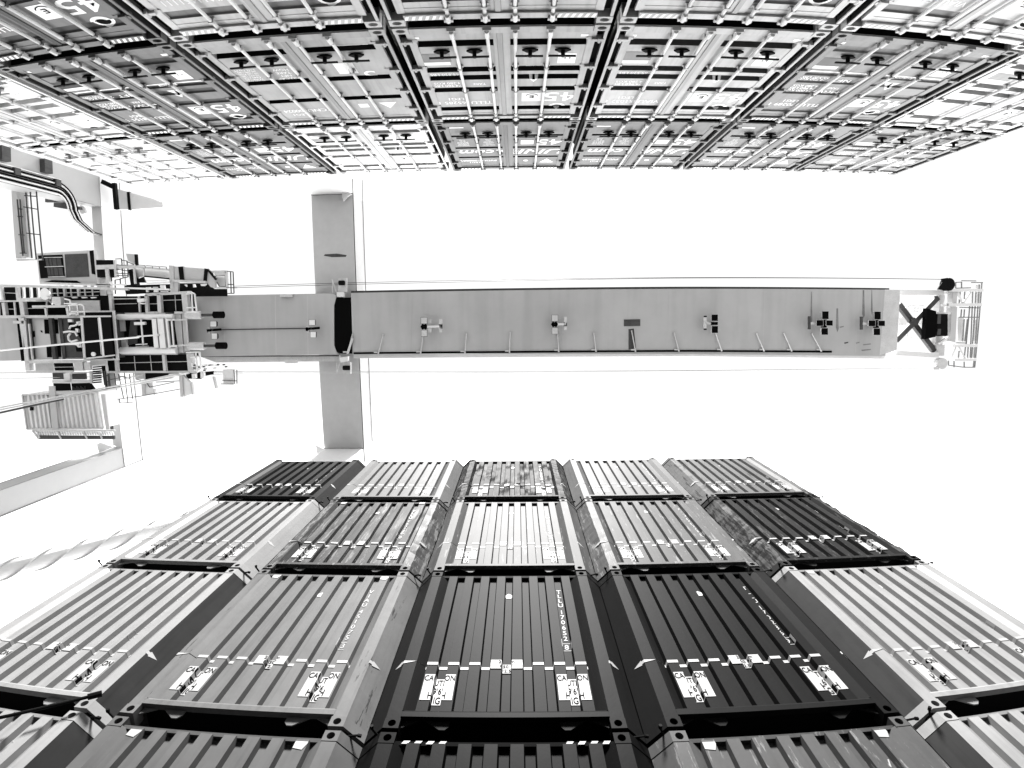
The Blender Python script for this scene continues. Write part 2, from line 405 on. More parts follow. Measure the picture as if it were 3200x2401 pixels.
LABEL = {(-2, 3): 'dark ribbed container stacked on a pale one, beside a near white container',
    (-1, 3): 'near white ribbed container between the dark one and the battered one',
    (0, 3): 'battered container with dented, scuffed ribs, between two near white ones',
    (1, 3): 'near white ribbed container between the battered one and the scuffed pale grey one',
    (2, 3): 'scuffed pale grey container stacked on the dark one with a torn corner post',
    (-2, 2): 'pale ribbed container directly under the dark one at the sky edge',
    (-1, 2): 'worn mid grey container with scraped corner posts, under a near white one',
    (0, 2): 'light ribbed container directly under the battered one',
    (1, 2): 'light grey container with scraped post, stacked on the black one numbered 170236 9',
    (2, 2): 'dark scraped container with torn left corner post, under the scuffed pale grey one',
    (-2, 1): 'pale container with deep black grooves, stacked on the one crossed by a lashing rod',
    (-1, 1): 'grey container with white vertical number 451075 3',
    (0, 1): 'black container with white vertical number 170652 8',
    (1, 1): 'black container with white vertical number 170236 9',
    (2, 1): 'pale black grooved container under the dark one with the torn corner post',
    (-2, 0): 'pale container crossed by a thin dark lashing rod',
    (-1, 0): 'light grey container with white bent tabs, directly under the one numbered 451075 3',
    (0, 0): 'black container with white hazard dashes, under the one numbered 170652 8',
    (1, 0): 'mid grey container with streaked posts, under the one numbered 170236 9',
    (2, 0): 'pale container with painted shade on its chamfers in the bottom right corner'}
def FC(c, r, v, code, **k): front_container(c, r, v, LABEL[c, r], code, **k)
FC(-2, 3, 0.016, 'TLLU 170415 2')
FC(-1, 3, 0.0902, 'VIAU 451130 7')
FC(0, 3, 0.0194, 'PVDU 108820 4', wear=.55, dent=.055, dirt=.4, postwear=1.0)
FC(1, 3, 0.0866, 'VIAU 451092 1')
FC(2, 3, 0.0836, 'TLLU 163208 5', wear=.25, postwear=.5)
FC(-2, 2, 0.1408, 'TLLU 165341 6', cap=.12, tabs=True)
FC(-1, 2, 0.0440, 'TLLU 163120 0', wear=.55, dent=.012, dirt=.4, postwear=1.0, tabs=True)
FC(0, 2, 0.0471, 'VIAU 451147 2', wear=.1)
FC(1, 2, 0.0638, 'TLLU 171008 3', wear=.2, postwear=.5)
FC(2, 2, 0.0154, 'VIAU 450266 8', wear=.2, dent=.01, postwear=1.5)
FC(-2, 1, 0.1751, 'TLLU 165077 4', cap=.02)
FC(-1, 1, 0.0985, 'VIAU 451075 3', postwear=.1, tabs=True)
FC(0, 1, 0.0062, 'TLLU 170652 8', dirt=.15)
FC(1, 1, 0.007, 'TLLU 170236 9', dirt=.15)
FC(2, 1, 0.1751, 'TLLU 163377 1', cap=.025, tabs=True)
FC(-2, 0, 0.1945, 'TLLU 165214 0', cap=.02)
FC(-1, 0, 0.0748, 'VIAU 451201 6', tabs=True)
FC(0, 0, 0.003, 'TLLU 170811 5', hazard=True, dirt=.15)
FC(1, 0, 0.0572, 'VIAU 451318 9', wear=.1, tabs=True)
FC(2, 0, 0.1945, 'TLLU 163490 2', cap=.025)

# twist locks between the tiers
b = MB(); b.prism([(-.06, 0), (-.045, -.03), (.045, -.03), (.06, 0), (.06, .05), (-.06, .05)], -.019, .019, 'z'); b.tube((0, .0, -.045), (0, .0, .045), .03, 8); b.tube((.0, -.02, 0), (.05, -.13, -.02), .011, 6); b.tube((.05, -.13, -.02), (.075, -.15, -.02), .017, 6)
ME_LOCK = b.mesh('twist_lock')
SHORT = {(-2, 3): 'dark sky edge', (-1, 3): 'first near white', (0, 3): 'battered', (1, 3): 'second near white', (2, 3): 'scuffed pale', (-2, 2): 'leftmost pale', (-1, 2): 'worn grey', (0, 2): 'middle light', (1, 2): 'scraped light', (2, 2): 'torn dark', (-2, 1): 'pale deep grooved', (-1, 1): 'grey 451075', (0, 1): 'black 170652', (1, 1): 'black 170236', (2, 1): 'rightmost pale'}
for c in range(-2, 3):
    for r in range(0, 3):
        for s in (-1, 1):
            o = put('twist_lock', ME_LOCK, DARKSTEEL); o.location = (XB + c * PB + s * 1.09, DB + .09, ZB + (r - 3) * PITCH + .025); o.rotation_euler.z = s * R_(50)
            tag(o, 'small dark twist lock at the %s lower corner of the %s container' % ('left' if s < 0 else 'right', SHORT[c, r + 1]), 'twist lock', 'twist locks between the lower stack tiers')
# lashing rod, lower left corner
b = MB(); p0, p1 = Vector((-7.0, DB - .28, ZB - 3*PITCH - 2.2)), Vector((XB - 2*PB + 1.07, DB - .09, ZB - 3*PITCH + .1)); b.tube(p0, p1, .016, 8); b.tube(p1, p1 + (p1 - p0).normalized() * .12, .03, 8); b.tube(p0.lerp(p1, .62), p0.lerp(p1, .70), .024, 8)
tag(b.build('lashing_rod', DARKSTEEL), 'thin dark lashing rod running up across the bottom left container', 'lashing rod')

# ------------------------------------------------------------------ containers, door end (upper half of the picture)
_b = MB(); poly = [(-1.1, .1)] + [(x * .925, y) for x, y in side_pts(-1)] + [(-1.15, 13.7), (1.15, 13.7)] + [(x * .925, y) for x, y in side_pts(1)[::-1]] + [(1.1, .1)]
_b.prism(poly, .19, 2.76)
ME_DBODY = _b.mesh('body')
ME_DPOST = {}; ME_CHAN = {}; ME_DCAST = {}; ME_SEAL = {}; ME_HINGE = {}
HZ = [.32, .93, 1.54, 2.15, 2.5]
for s in (-1, 1):
    b = MB(); b.prism([(s*1.228, 0), (s*1.192, 0), (s*1.192, .016), (s*1.228, .012)], .121, H - .121); ME_DPOST[s] = b.mesh('corner_post')
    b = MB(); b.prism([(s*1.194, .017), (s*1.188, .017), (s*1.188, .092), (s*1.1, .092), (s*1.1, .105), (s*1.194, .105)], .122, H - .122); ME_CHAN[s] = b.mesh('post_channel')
    cp = [(s*1.232, -.004), (s*1.056, -.004), (s*1.056, .16), (s*1.232, .16)]
    for z0, t in ((0, 'b'), (H - .118, 't')): ME_DCAST[s, t] = holed_block(cp, z0, z0 + .118, s*1.145, z0 + .059, .055, .036, -.004).mesh('corner_casting')
    b = MB(); b.box(min(s*1.19, s*1.115), max(s*1.19, s*1.115), .055, .088, .17, 2.66); ME_SEAL[s] = b.mesh('door_seal')
    ME_HINGE[s] = []
    for z in (.30, .98, 1.62, 2.26):
        b = MB(); b.box(min(s*1.06, s*1.2), max(s*1.06, s*1.2), -.008, .052, z, z + .05); b.tube((s*1.155, .0, z - .02), (s*1.155, .0, z + .07), .02, 8); b.prism([(s*1.0, z + .004), (s*1.06, z - .01), (s*1.06, z + .06), (s*1.0, z + .046)], .018, .03, 'y'); ME_HINGE[s].append(b.mesh('hinge'))
b = MB(); b.prism([(.0, .03), (.0, .155), (.022, .155), (.022, .03)], -1.05, 1.05, 'x'); ME_DSILL = b.mesh('bottom_rail')
b = MB(); b.prism([(.0, 2.675), (.0, 2.775), (.02, 2.785), (.12, 2.785), (.12, 2.675)], -1.05, 1.05, 'x'); ME_DHEAD = b.mesh('top_rail')
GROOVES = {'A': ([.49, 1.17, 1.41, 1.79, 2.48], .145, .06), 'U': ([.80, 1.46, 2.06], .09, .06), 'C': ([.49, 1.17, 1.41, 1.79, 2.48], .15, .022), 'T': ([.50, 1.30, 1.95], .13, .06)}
def leafprof(kind):
    lips, h, d = GROOVES[kind]; p = [(.17, .03)]
    for l in lips: p += [(l - h, .03), (l - h + .03, .03 + d), (l - .012, .03 + d), (l, .03)]
    return p + [(2.66, .03)]
_lm = {}
def leaf_mesh(s, kind):
    """leaf panel (flat fields, frame) and its grooves as meshes of their own"""
    if (s, kind) in _lm: return _lm[s, kind]
    p = leafprof(kind); b = MB(); x0, x1 = s * .10, s * 1.02; n = len(p); grooves = []
    for k in range(0, n - 1, 4):                       # flat field, then groove (three faces)
        (za, ya), (zb, yb) = p[k], p[k + 1]
        b.add([(x0, ya, za), (x1, ya, za), (x1, yb, zb), (x0, yb, zb)], [(0, 1, 2, 3)])
        if k + 4 < n:
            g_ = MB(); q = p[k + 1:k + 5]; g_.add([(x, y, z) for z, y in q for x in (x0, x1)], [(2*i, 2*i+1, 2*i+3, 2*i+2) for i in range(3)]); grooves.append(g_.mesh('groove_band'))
    a, c = sorted((s*.012, s*.10)); b.box(a, c, .022, .12, .165, 2.668)
    a, c = sorted((s*1.02, s*1.11)); b.box(a, c, .022, .12, .165, 2.668)
    a, c = sorted((s*.101, s*1.019)); b.box(a, c, .026, .12, .165, .235); b.box(a, c, .026, .12, 2.585, 2.668); b.box(a, c, .11, .125, .236, 2.584)
    _lm[s, kind] = (b.mesh('door'), grooves); return _lm[s, kind]
b = MB(); b.box(-.011, .011, .03, .1, .17, 2.66); ME_CSEAL = b.mesh('door_seal')
b = MB(); b.prism([(-.012, .018), (-.006, .010), (.05, .010), (.055, .018)], .17, 2.66); ME_CSTRIP = b.mesh('cover_strip')
b = MB(); b.box(-1.04, 1.04, .024, .34, .045, .16); ME_UNDER = b.mesh('underframe')
ME_ROD = {}; ME_HAND = {}; ME_KEEP = {}
for x in (-.565, -.162, .162, .565):
    b = MB(); b.tube((x, -.012, .05), (x, -.012, 2.75), .021, 10)
    for z in (.08, 2.66): b.box(x - .026, x + .026, -.045, .012, z, z + .075); b.tube((x, -.03, z - .02), (x, -.03, z + .10), .028, 8)
    ME_ROD[x] = b.mesh('locking_bar')
    ME_KEEP[x] = []
    for z in (.20, .98, 1.70, 2.52):
        b = MB(); b.box(x - .045, x + .045, .010, .021, z - .022, z + .022); b.box(x - .03, x + .03, -.036, .012, z - .018, z + .018); ME_KEEP[x].append(b.mesh('bar_bracket'))
    for z in (.035, 2.735): b = MB(); b.box(x - .05, x + .05, -.03, -.001, z, z + .044); ME_KEEP[x].append(b.mesh('bar_bracket'))
    s = 1 if x > 0 else -1; b = MB(); z = .585
    b.bar((x, -.05, z), (x + s * .19, -.06, z - .015), .014, .03); b.bar((x + s * .19, -.06, z - .012), (x + s * .34, -.055, z + .0), .014, .028)
    b.tube((x + s*.18, -.07, z - .005), (x + s*.18, .02, z - .005), .026, 10); b.prism([(x+s*.18-.10, z-.012), (x+s*.18-.05, z-.04), (x+s*.18+.05, z-.04), (x+s*.18+.10, z-.012), (x+s*.18+.04, z+.04), (x+s*.18-.04, z+.04)], .0, .02, 'y'); ME_HAND[x] = b.mesh('handle')

def door_marks(kind, code, big):
    """marks on the two leaves: (name, leaf side, ink, flat shape), ink w = white, k = black over a white one"""
    pre, num, chk = code; M = []
    def add(name, s, ink, off=0): f = Flat(); M.append((name, s, ink, f, off)); return f
    if kind == 'U':
        add('size_number', -1, 'w').text('45', -.78, .99, .28, 1.25); add('placard', -1, 'w').rect(-.49, -.25, 1.02, 1.24)
        add('lettering', -1, 'w').text('UNIT', -.53, 1.55, .27, 1.35, .25); add('lettering', 1, 'w').text('45.com', .36, 1.55, .27, 1.05, .2)
        a = add('weight_table', 1, 'w')
        for i in range(6): a.text(('MAX.GROSS', 'TARE', 'PAYLOAD', 'CUB.CAP', 'LEGI', 'CU.M')[i], .36, 1.24 - i*.06, .035, .9).text(('34.000 KGS', '4.500 KGS', '29.500 KGS', '89.0 CU.M', '45 G1', '3.140')[i], .84, 1.24 - i*.06, .036, .9)
        add('serial_number', 1, 'w').text(pre + ' ' + num, .60, 2.20, .085, 1).text(chk, .99, 2.20, .085, 1).text('LEG1', .72, 2.33, .075, 1)
        add('warning_triangle', -1, 'w').poly([(-.95, 2.42), (-.80, 2.16), (-.65, 2.42)]); add('dot', -1, 'w').disc(-.36, 2.28, .05); add('placard', 1, 'w').rect(.75, 1.0, .30, .34)
    elif kind == 'T':
        a = add('weight_table', 1, 'w')
        for i in range(4): a.text(('CU.CAP', 'NET', 'TARE', 'MGW')[i], .37, 1.12 - i*.085, .06, 1)
        for i in range(7): a.text(('34.000 KGS', '74.960 LBS', '4.840 KGS', '10.670 LBS', '29.160 KGS', '64.290 LBS', '3.146 CU FT')[i], .84, 1.15 - i*.055, .04, 1)
        add('serial_number', 1, 'w').text(pre, .36, 2.22, .10, 1).text(num + ' ' + chk, .80, 2.22, .10, .9).text('LEG1', .74, 2.38, .08, 1)
        add('placard', -1, 'w').rect(-.62, -.36, .80, 1.1); add('size_number', -1, 'w').text('5', -.76, 1.05, .24, 1.1); add('warning_triangle', -1, 'w').poly([(-.9, 2.08), (-.62, 2.08), (-.76, 2.30)]); add('placard', -1, 'w').rect(-.45, -.30, 2.1, 2.24); add('placard', -1, 'w').rect(-.95, -.55, .36, .44)
    else:
        add('serial_number', 1, 'w').text(pre, .36, 2.13, .10, 1).text(num, .73, 2.13, .10, .95).text(chk, 1.02, 2.13, .10, .9).text('LEG1', .74, 2.0, .085, .95)
        a = add('weight_table', 1, 'w').text('MGW', .36, 1.665, .10, 1.1).text('NET', .36, 1.285, .10, 1.1).text('TARE', .35, 1.51, .06, .9)
        for z, t in ((1.685, '34.000 KGS'), (1.55, '74.960 LBS'), (1.47, '4.280 KGS'), (1.30, '29.720 KGS'), (1.20, '65.520 LBS')): a.text(t, .80, z, .065, .95)
        add('height_stripe', 1, 'w').rect(.12, 1.0, 1.07, 1.105).poly([(1.0, 1.03), (1.07, 1.0875), (1.0, 1.145)]); add('height_stripe', -1, 'w').rect(-1.0, -.12, 1.07, 1.105).poly([(-1.0, 1.145), (-1.07, 1.0875), (-1.0, 1.03)])
        add('caution_label', -1, 'w', .002).rect(-.57, -.30, 1.1, 1.15); add('caution_print', -1, 'k', .002).text('CAUTION', -.435, 1.107, .034, 1)
        add('warning_triangle', -1, 'w').poly([(-.55, 1.27), (-.27, 1.27), (-.41, 1.50)]); add('warning_print', -1, 'k').poly([(-.42, 1.31), (-.40, 1.31), (-.39, 1.42), (-.43, 1.42)])
        add('size_number', -1, 'w').text(big, -.82, 1.86, .30, 1.25); add('placard', -1, 'w').rect(-.54, -.25, 1.86, 2.16); add('placard_print', -1, 'k').text('E', -.40, 1.95, .09, 1.2).ring(-.40, 1.985, .10, .085, 18, 200, 340)
        add('badge', -1, 'w').disc(-.80, 2.36, .13, 20, .12); add('badge_print', -1, 'k').disc(-.80, 2.37, .085, 18, .075)
        add('placard', -1, 'w').rect(-.93, -.70, .70, .96); add('placard_print', -1, 'k').rect(-.86, -.845, .80, .83).rect(-.80, -.785, .80, .83)
        add('placard', 1, 'w').rect(.68, 1.03, .88, .96); add('placard', 1, 'w').rect(.97, 1.06, .25, .30); add('placard', -1, 'w').rect(-1.04, -.93, .25, .30)
    return M
_dm = {}
CR_ = paint(.3, .2)
def door_container(col, row, v, label, kind, code, wear=0.0, dirt=.25, big='45', rodv=None, band=None, pale=False):  # pale: whitened seals, handles and channels paint in the overexposure
    root = thing('shipping_container', label, 'shipping container', (XT + col * PT, -DT, ZT + (row - 3) * PITCH - H), math.pi, 'containers of the upper stack')
    pm = paint(v, dirt, wear); rm = paint(rodv if rodv else min(.85, v * .5 + .6), .3, 0, .4)
    gm = paint(v * .6 if band is None else band, dirt)  # dark groove paint also carries the shade of the recesses
    p = leafprof(kind)
    def surf(x, z):
        if z <= p[0][0] or z >= p[-1][0]: return .026
        for (a, ya), (b_, yb) in zip(p, p[1:]):
            if a <= z <= b_: return ya + (yb - ya) * (z - a) / max(b_ - a, 1e-6)
        return .03
    cz = [q[0] for q in p]
    put('body', ME_DBODY, DARKSTEEL, root); put('underframe', ME_FLOOR, BLACK, root)  # dark body colour stands for shade in the gaps between columns
    for s in (-1, 1):
        put('corner_post', ME_DPOST[s], pm, root); put('post_channel', ME_CHAN[s], pm if pale else paint(.05, .3), root)  # channel painted dark to deepen the shade beside the post
        for t in 'bt': put('corner_casting', ME_DCAST[s, t], pm, root)
    put('bottom_rail', ME_DSILL, pm, root); hd = put('top_rail', ME_DHEAD, pm, root)
    for s in (-1, 1):
        if ('hz', s) not in _dm:
            fl = Flat()
            for i in range(6):
                x0 = s * .83 - .22 + i * .075; fl.poly([(x0, 2.685), (x0 + .038, 2.685), (x0 + .066, 2.765), (x0 + .028, 2.765)])
            _dm['hz', s] = fl.wrap(lambda x, z: 0, .004)
        put('hazard_stripes', _dm['hz', s], WHITE, hd)
    marks = door_marks(kind, code, big)
    shade = paint(v * .45, .2)
    for s in (-1, 1):
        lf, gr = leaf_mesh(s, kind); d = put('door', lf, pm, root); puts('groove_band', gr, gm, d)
        put('door_seal', ME_SEAL[s], CR_ if pale else RUBBER, d)
        for me in ME_HINGE[s]: put('hinge', me, pm, d)
        for x in (s*.162, s*.565):
            put('locking_bar', ME_ROD[x], rm, d); puts('bar_bracket', ME_KEEP[x], pm, d); put('handle', ME_HAND[x], CR_ if pale else DARKSTEEL, d)
        for k, (nm, ms, ink, fl, of) in enumerate(marks):
            if ms != s: continue
            key = (kind, k, code if nm == 'serial_number' else 0, big)
            if key not in _dm: _dm[key] = split_mesh(fl.wrap(surf, .003 + of + (.003 if ink == 'k' else 0), (), cz))
            puts(nm, _dm[key], WHITE if ink == 'w' else BLACK, d)
        if kind in 'AC' and s > 0:
            key = (kind, 'dk')
            if key not in _dm: _dm[key] = Flat().rect(.66, 1.03, .66, .875).wrap(surf, .003, (), cz)
            put('placard', _dm[key], shade, d, 'dark rectangular placard')
    put('door_seal', ME_CSEAL, RUBBER, root); put('cover_strip', ME_CSTRIP, paint(v * .7, .2), root); put('underframe', ME_UNDER, BLACK, root)
    return root
LABEL_T = {(-3, 3): 'overexposed white container with 45 lettering, nearest the crane leg',
    (-2, 3): 'grey container with slanted white lettering, beside the overexposed white containers',
    (-1, 3): 'pale container with black door bands, stacked on the one numbered 600024 3',
    (0, 3): 'grey container with slanted white lettering, stacked on the one numbered 165285 8',
    (1, 3): 'grey container with slanted white lettering, stacked on the one numbered 451032 8',
    (2, 3): 'grey container with slanted white lettering, stacked on the one numbered 170289 8',
    (3, 3): 'grey smooth doored container stacked on the washed out white one',
    (-3, 2): 'overexposed white container with faint locking bars at the left picture edge',
    (-2, 2): 'dark grey container with large white 45, beside the overexposed white ones',
    (-1, 2): 'light grey container with broad black door bands, numbered 600024 3',
    (0, 2): 'light grey container with black door bands, numbered 165285 8',
    (1, 2): 'pale container with grey door bands, numbered 451032 8',
    (2, 2): 'mid grey smooth doored container numbered 170289 8',
    (3, 2): 'washed out white container beside the mid grey one numbered 170289 8',
    (-2, 1): 'dark grey container with white 45 and badge in the upper left picture corner',
    (-1, 1): 'pale container under the black banded one numbered 600024 3',
    (0, 1): 'light grey container numbered 159448, stacked under the one numbered 165285 8',
    (1, 1): 'pale container with round badge, under the one numbered 451032 8',
    (2, 1): 'pale container filling the upper right picture corner'}
def DC(c, r, v, kind, code, **k): door_container(c, r, v, LABEL_T[c, r], kind, code, **k)
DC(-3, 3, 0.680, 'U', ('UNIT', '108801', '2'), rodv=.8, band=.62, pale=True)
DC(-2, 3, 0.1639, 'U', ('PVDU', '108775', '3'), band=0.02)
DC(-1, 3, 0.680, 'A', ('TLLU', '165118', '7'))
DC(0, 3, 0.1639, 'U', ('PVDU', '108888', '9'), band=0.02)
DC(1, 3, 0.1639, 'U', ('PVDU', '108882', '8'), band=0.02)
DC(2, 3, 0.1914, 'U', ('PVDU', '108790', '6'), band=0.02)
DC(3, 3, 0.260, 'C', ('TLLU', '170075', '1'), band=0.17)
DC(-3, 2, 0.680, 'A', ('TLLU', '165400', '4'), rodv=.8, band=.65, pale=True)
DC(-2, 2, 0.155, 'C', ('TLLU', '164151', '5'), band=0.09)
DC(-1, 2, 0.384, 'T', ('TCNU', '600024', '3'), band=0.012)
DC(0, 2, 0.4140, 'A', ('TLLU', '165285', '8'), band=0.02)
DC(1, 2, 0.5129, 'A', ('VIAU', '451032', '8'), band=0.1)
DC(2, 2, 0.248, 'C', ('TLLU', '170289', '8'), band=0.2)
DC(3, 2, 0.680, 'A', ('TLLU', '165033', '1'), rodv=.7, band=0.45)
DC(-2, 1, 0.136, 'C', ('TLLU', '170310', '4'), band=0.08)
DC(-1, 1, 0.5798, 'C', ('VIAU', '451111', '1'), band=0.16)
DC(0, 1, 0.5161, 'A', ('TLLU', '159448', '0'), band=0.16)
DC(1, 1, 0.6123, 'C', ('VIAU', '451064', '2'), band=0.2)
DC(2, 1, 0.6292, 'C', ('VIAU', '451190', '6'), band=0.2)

# ------------------------------------------------------------------ ship-to-shore crane over the gap
def cA(x, y): return (x / 5.53, 760 + y / 5.53)
def cC(x, y): return (x / 5.53, 960 + y / 5.53)
def cB(x, y): return (300 + x / 5.027, 780 + y / 5.027)
def cD(x, y): return (300 + x / 5.027, 960 + y / 5.027)
def cE(x, y): return (2760 + x / 4.883, 840 + y / 4.883)
def cG(x, y): return (x / 4.254, 440 + y / 4.254)
def cF(x, y): return (x / 2.765, 900 + y / 2.765)
def cK(x, y): return (1050 + x / 2.011, 850 + y / 2.011)
def cM(x, y): return (2100 + x / 2.011, 800 + y / 2.011)
def cN(x, y): return (600 + x / 1.7475, 500 + y / 1.7475)
def cP(x, y): return (x / 2.765, 1350 + y / 2.765)
def slab(b, c, pts, z, h):                                 # plate with its underside at height z
    lo = [at(*c(*p), z) for p in pts]; n = len(lo); up = Vector((0, 0, h))
    b.add(lo + [p + up for p in lo], [tuple(range(n)), tuple(range(n, 2 * n))] + [(i, (i + 1) % n, (i + 1) % n + n, i + n) for i in range(n)])
def rect(b, c, x0, y0, x1, y1, z, h): slab(b, c, [(x0, y0), (x1, y0), (x1, y1), (x0, y1)], z, h)
def line(b, c, p, q, z, w, h=None, z2=None):
    b.bar(at(*c(*p), z), at(*c(*q), z2 or z), w, h or w)
def rod(b, c, p, q, z, r, z2=None, n=6): b.tube(at(*c(*p), z), at(*c(*q), z2 or z), r, n)
def boompaint(v):
    # plate steel with cross streaks, brighter and darker fields
    m = paint(v, .161, 0, .42, .6, 0, .05); n = m.node_tree
    for q in n.nodes:
        if q.type == 'MAPPING': q.inputs['Scale'].default_value = (1.1, .07, .5)
        if q.type == 'TEX_NOISE' and q.inputs['Scale'].default_value > 1.5: q.inputs['Scale'].default_value = .22
        if q.type == 'MAP_RANGE' and q.inputs[1].default_value == .5: q.inputs[1].default_value = .48; q.inputs[2].default_value = .66; q.inputs[4].default_value = .91
    return m
CW = paint(.80, .06, 0, .5, .6, 0, 0); CG = paint(.56, .08, 0, .5, .5, 0, .05); CU = boompaint(.50)
CD = paint(.010, .4, 0, .6); CM_ = paint(.09, .35, 0, .5); ST = paint(.26, .35, 0, .5); CR = paint(.22, .2, 0, .5); CL = paint(.66, .2, 0, .5)
crane = thing('gantry_crane', 'pale gantry crane with a long grey boom spanning the sky between the stacks', 'crane', (-12, 0, GZ))
bpy.context.view_layer.update()
def cpart(name, b, mat, parent=None, **k):
    p = parent or crane; o = None
    for piece in b.split():
        q_ = piece.build(name, mat, **k); o = o or q_
        q_.parent = p; q_.matrix_parent_inverse = crane.matrix_world.inverted() if p is crane else Matrix.Identity(4)
    return o
ZBM = 35.0
# hinged boom and fixed girder
b = MB()
q = [at(1097, 916, ZBM), at(2150, 903, ZBM), at(2779, 906, ZBM), at(2767, 1113, ZBM), at(2150, 1107, ZBM), at(1103, 1105, ZBM)]
b.add(q + [p + Vector((0, 0, 3.0)) for p in q], [tuple(range(6)), tuple(range(6, 12))] + [(i, (i + 1) % 6, (i + 1) % 6 + 6, i + 6) for i in range(6)])
boom = cpart('boom', b, CU)
b = MB(); slab(b, cM, [(1338, 212), (1434, 214), (1412, 592), (1305, 624)], ZBM - .006, .005); cpart('end_plate', b, CL, boom)
b = MB(); slab(b, cK, [(1810, 300), (1912, 298), (1912, 340), (1810, 342)], ZBM - .03, .029); cpart('inspection_hatch', b, CM_, boom)
b = MB(); slab(b, cK, [(1838, 360), (1872, 356), (1885, 480), (1838, 490)], ZBM - .004, .003); cpart('stain', b, CM_, boom)
b = MB(); q0 = [at(1105, 1104.5, ZBM - .05), at(2150, 1097, ZBM - .05), at(2600, 1099.5, ZBM - .05)]
for p, r in zip(q0, q0[1:]): b.bar(p, r, .13, .28)
cpart('cable_tray', b, BLACK, boom)
b = MB(); q0 = [at(1105, 1113, ZBM + .3), at(2150, 1106, ZBM + .3), at(2764, 1114, ZBM + .3)]
for p, r in zip(q0, q0[1:]): b.bar(p, r, .32, .25)
cpart('trolley_rail', b, CW, boom)
b = MB(); q0 = [at(1097, 913, ZBM + .3), at(2150, 899.5, ZBM + .3), at(2779, 904, ZBM + .3)]
for p, r in zip(q0, q0[1:]): b.bar(p, r, .14, .25)
cpart('trolley_rail', b, CM_, boom)
STR = [(cK, (103, 395), (72, 512)), (cK, (296, 395), (266, 514)), (cK, (546, 410), (532, 510)), (cK, (820, 388), (810, 508)), (cK, (1094, 382), (1090, 505)), (cK, (1393, 395), (1400, 500)), (cK, (1620, 385), (1634, 498)), (cK, (1858, 372), (1882, 498)), (cK, (2125, 385), (2155, 497)), (cM, (275, 490), (312, 596)), (cM, (532, 490), (578, 597)), (cM, (704, 488), (752, 597)), (cM, (880, 490), (938, 597))]
for c, p, r in STR:
    b = MB(); rod(b, c, p, r, ZBM - .12, .034, None, 8); b.tube(at(*c(*r), ZBM - .14), at(*c(*r), ZBM + .02), .06, 8); b.tube(at(*c(*p), ZBM - .13), at(*c(*p), ZBM), .05, 8); cpart('support_strut', b, CW if c is cM else CL, boom)
    b = MB(); rect(b, c, r[0] - 28, r[1] - 12, r[0] - 4, r[1] - 4, ZBM - .1, .095); cpart('support_bracket', b, CL, boom)
b = MB(); q = [at(405*1.4467, 640*1.4467, ZBM), at(1040, 917.5, ZBM), at(1052, 925, ZBM), at(1044, 955, ZBM), at(1044, 1080, ZBM), at(1055, 1108, ZBM), at(0, 1128, ZBM), at(0, 937, ZBM)]
n = len(q); b.add(q + [p + Vector((0, 0, 3)) for p in q], [tuple(range(n)), tuple(range(n, 2*n))] + [(i, (i+1) % n, (i+1) % n + n, i + n) for i in range(n)]); girder = cpart('girder', b, CU)
b = MB(); slab(b, cN, [(40, 1072), (805, 1066), (806, 1100), (130, 1106)], ZBM + .35, .2); cpart('trolley_rail', b, CL, girder)
b = MB(); line(b, cN, (50, 1074), (800, 1070), ZBM + .1, .06); cpart('cable_tray', b, BLACK, girder)
b = MB(); rect(b, cN, 480, 733, 545, 748, ZBM - .25, .25); cpart('walkway_bracket', b, CL, girder)
b = MB(); rect(b, cN, 507, 1092, 570, 1110, ZBM - .25, .25); cpart('walkway_bracket', b, CL, girder)
b = MB(); line(b, cN, (150, 928), (625, 920), ZBM - .08, .05); cpart('conduit', b, BLACK, girder)
for x in (1290, 1540, 1760, 1905, 2090, 2240, 2390, 2540, 2680):
    b = MB(); line(b, lambda u, v: (u, v), (x, 912), (x - 6, 1102), ZBM - .004, .028, .003); cpart('weld_seam', b, CU, boom)
for x in (700, 860, 960):
    b = MB(); line(b, lambda u, v: (u, v), (x, 925), (x + 3, 1108), ZBM - .004, .035, .003); cpart('weld_seam', b, CG, girder)
for x0, x1, y0, y1 in ((1195, 1212, 215, 395), (1250, 1262, 215, 370), (870, 882, 225, 430), (1030, 1048, 330, 480)):
    b = MB(); slab(b, cM, [(x0 + 4, y0), (x1 - 4, y0), (x1, y1 - 20), ((x0 + x1) / 2, y1), (x0, y1 - 30)], ZBM - .004, .003); cpart('stain', b, ST, boom)
for x0, y0, w_ in ((1052, 445, 28), (1082, 545, 26), (1155, 545, 24), (1200, 555, 50), (1190, 590, 60)):
    b = MB(); slab(b, cM, [(x0, y0), (x0 + w_, y0 - 5), (x0 + w_, y0 + 2), (x0 + 3, y0 + 8)], ZBM - .004, .003); cpart('scuff', b, ST if w_ != 26 else CM_, boom)
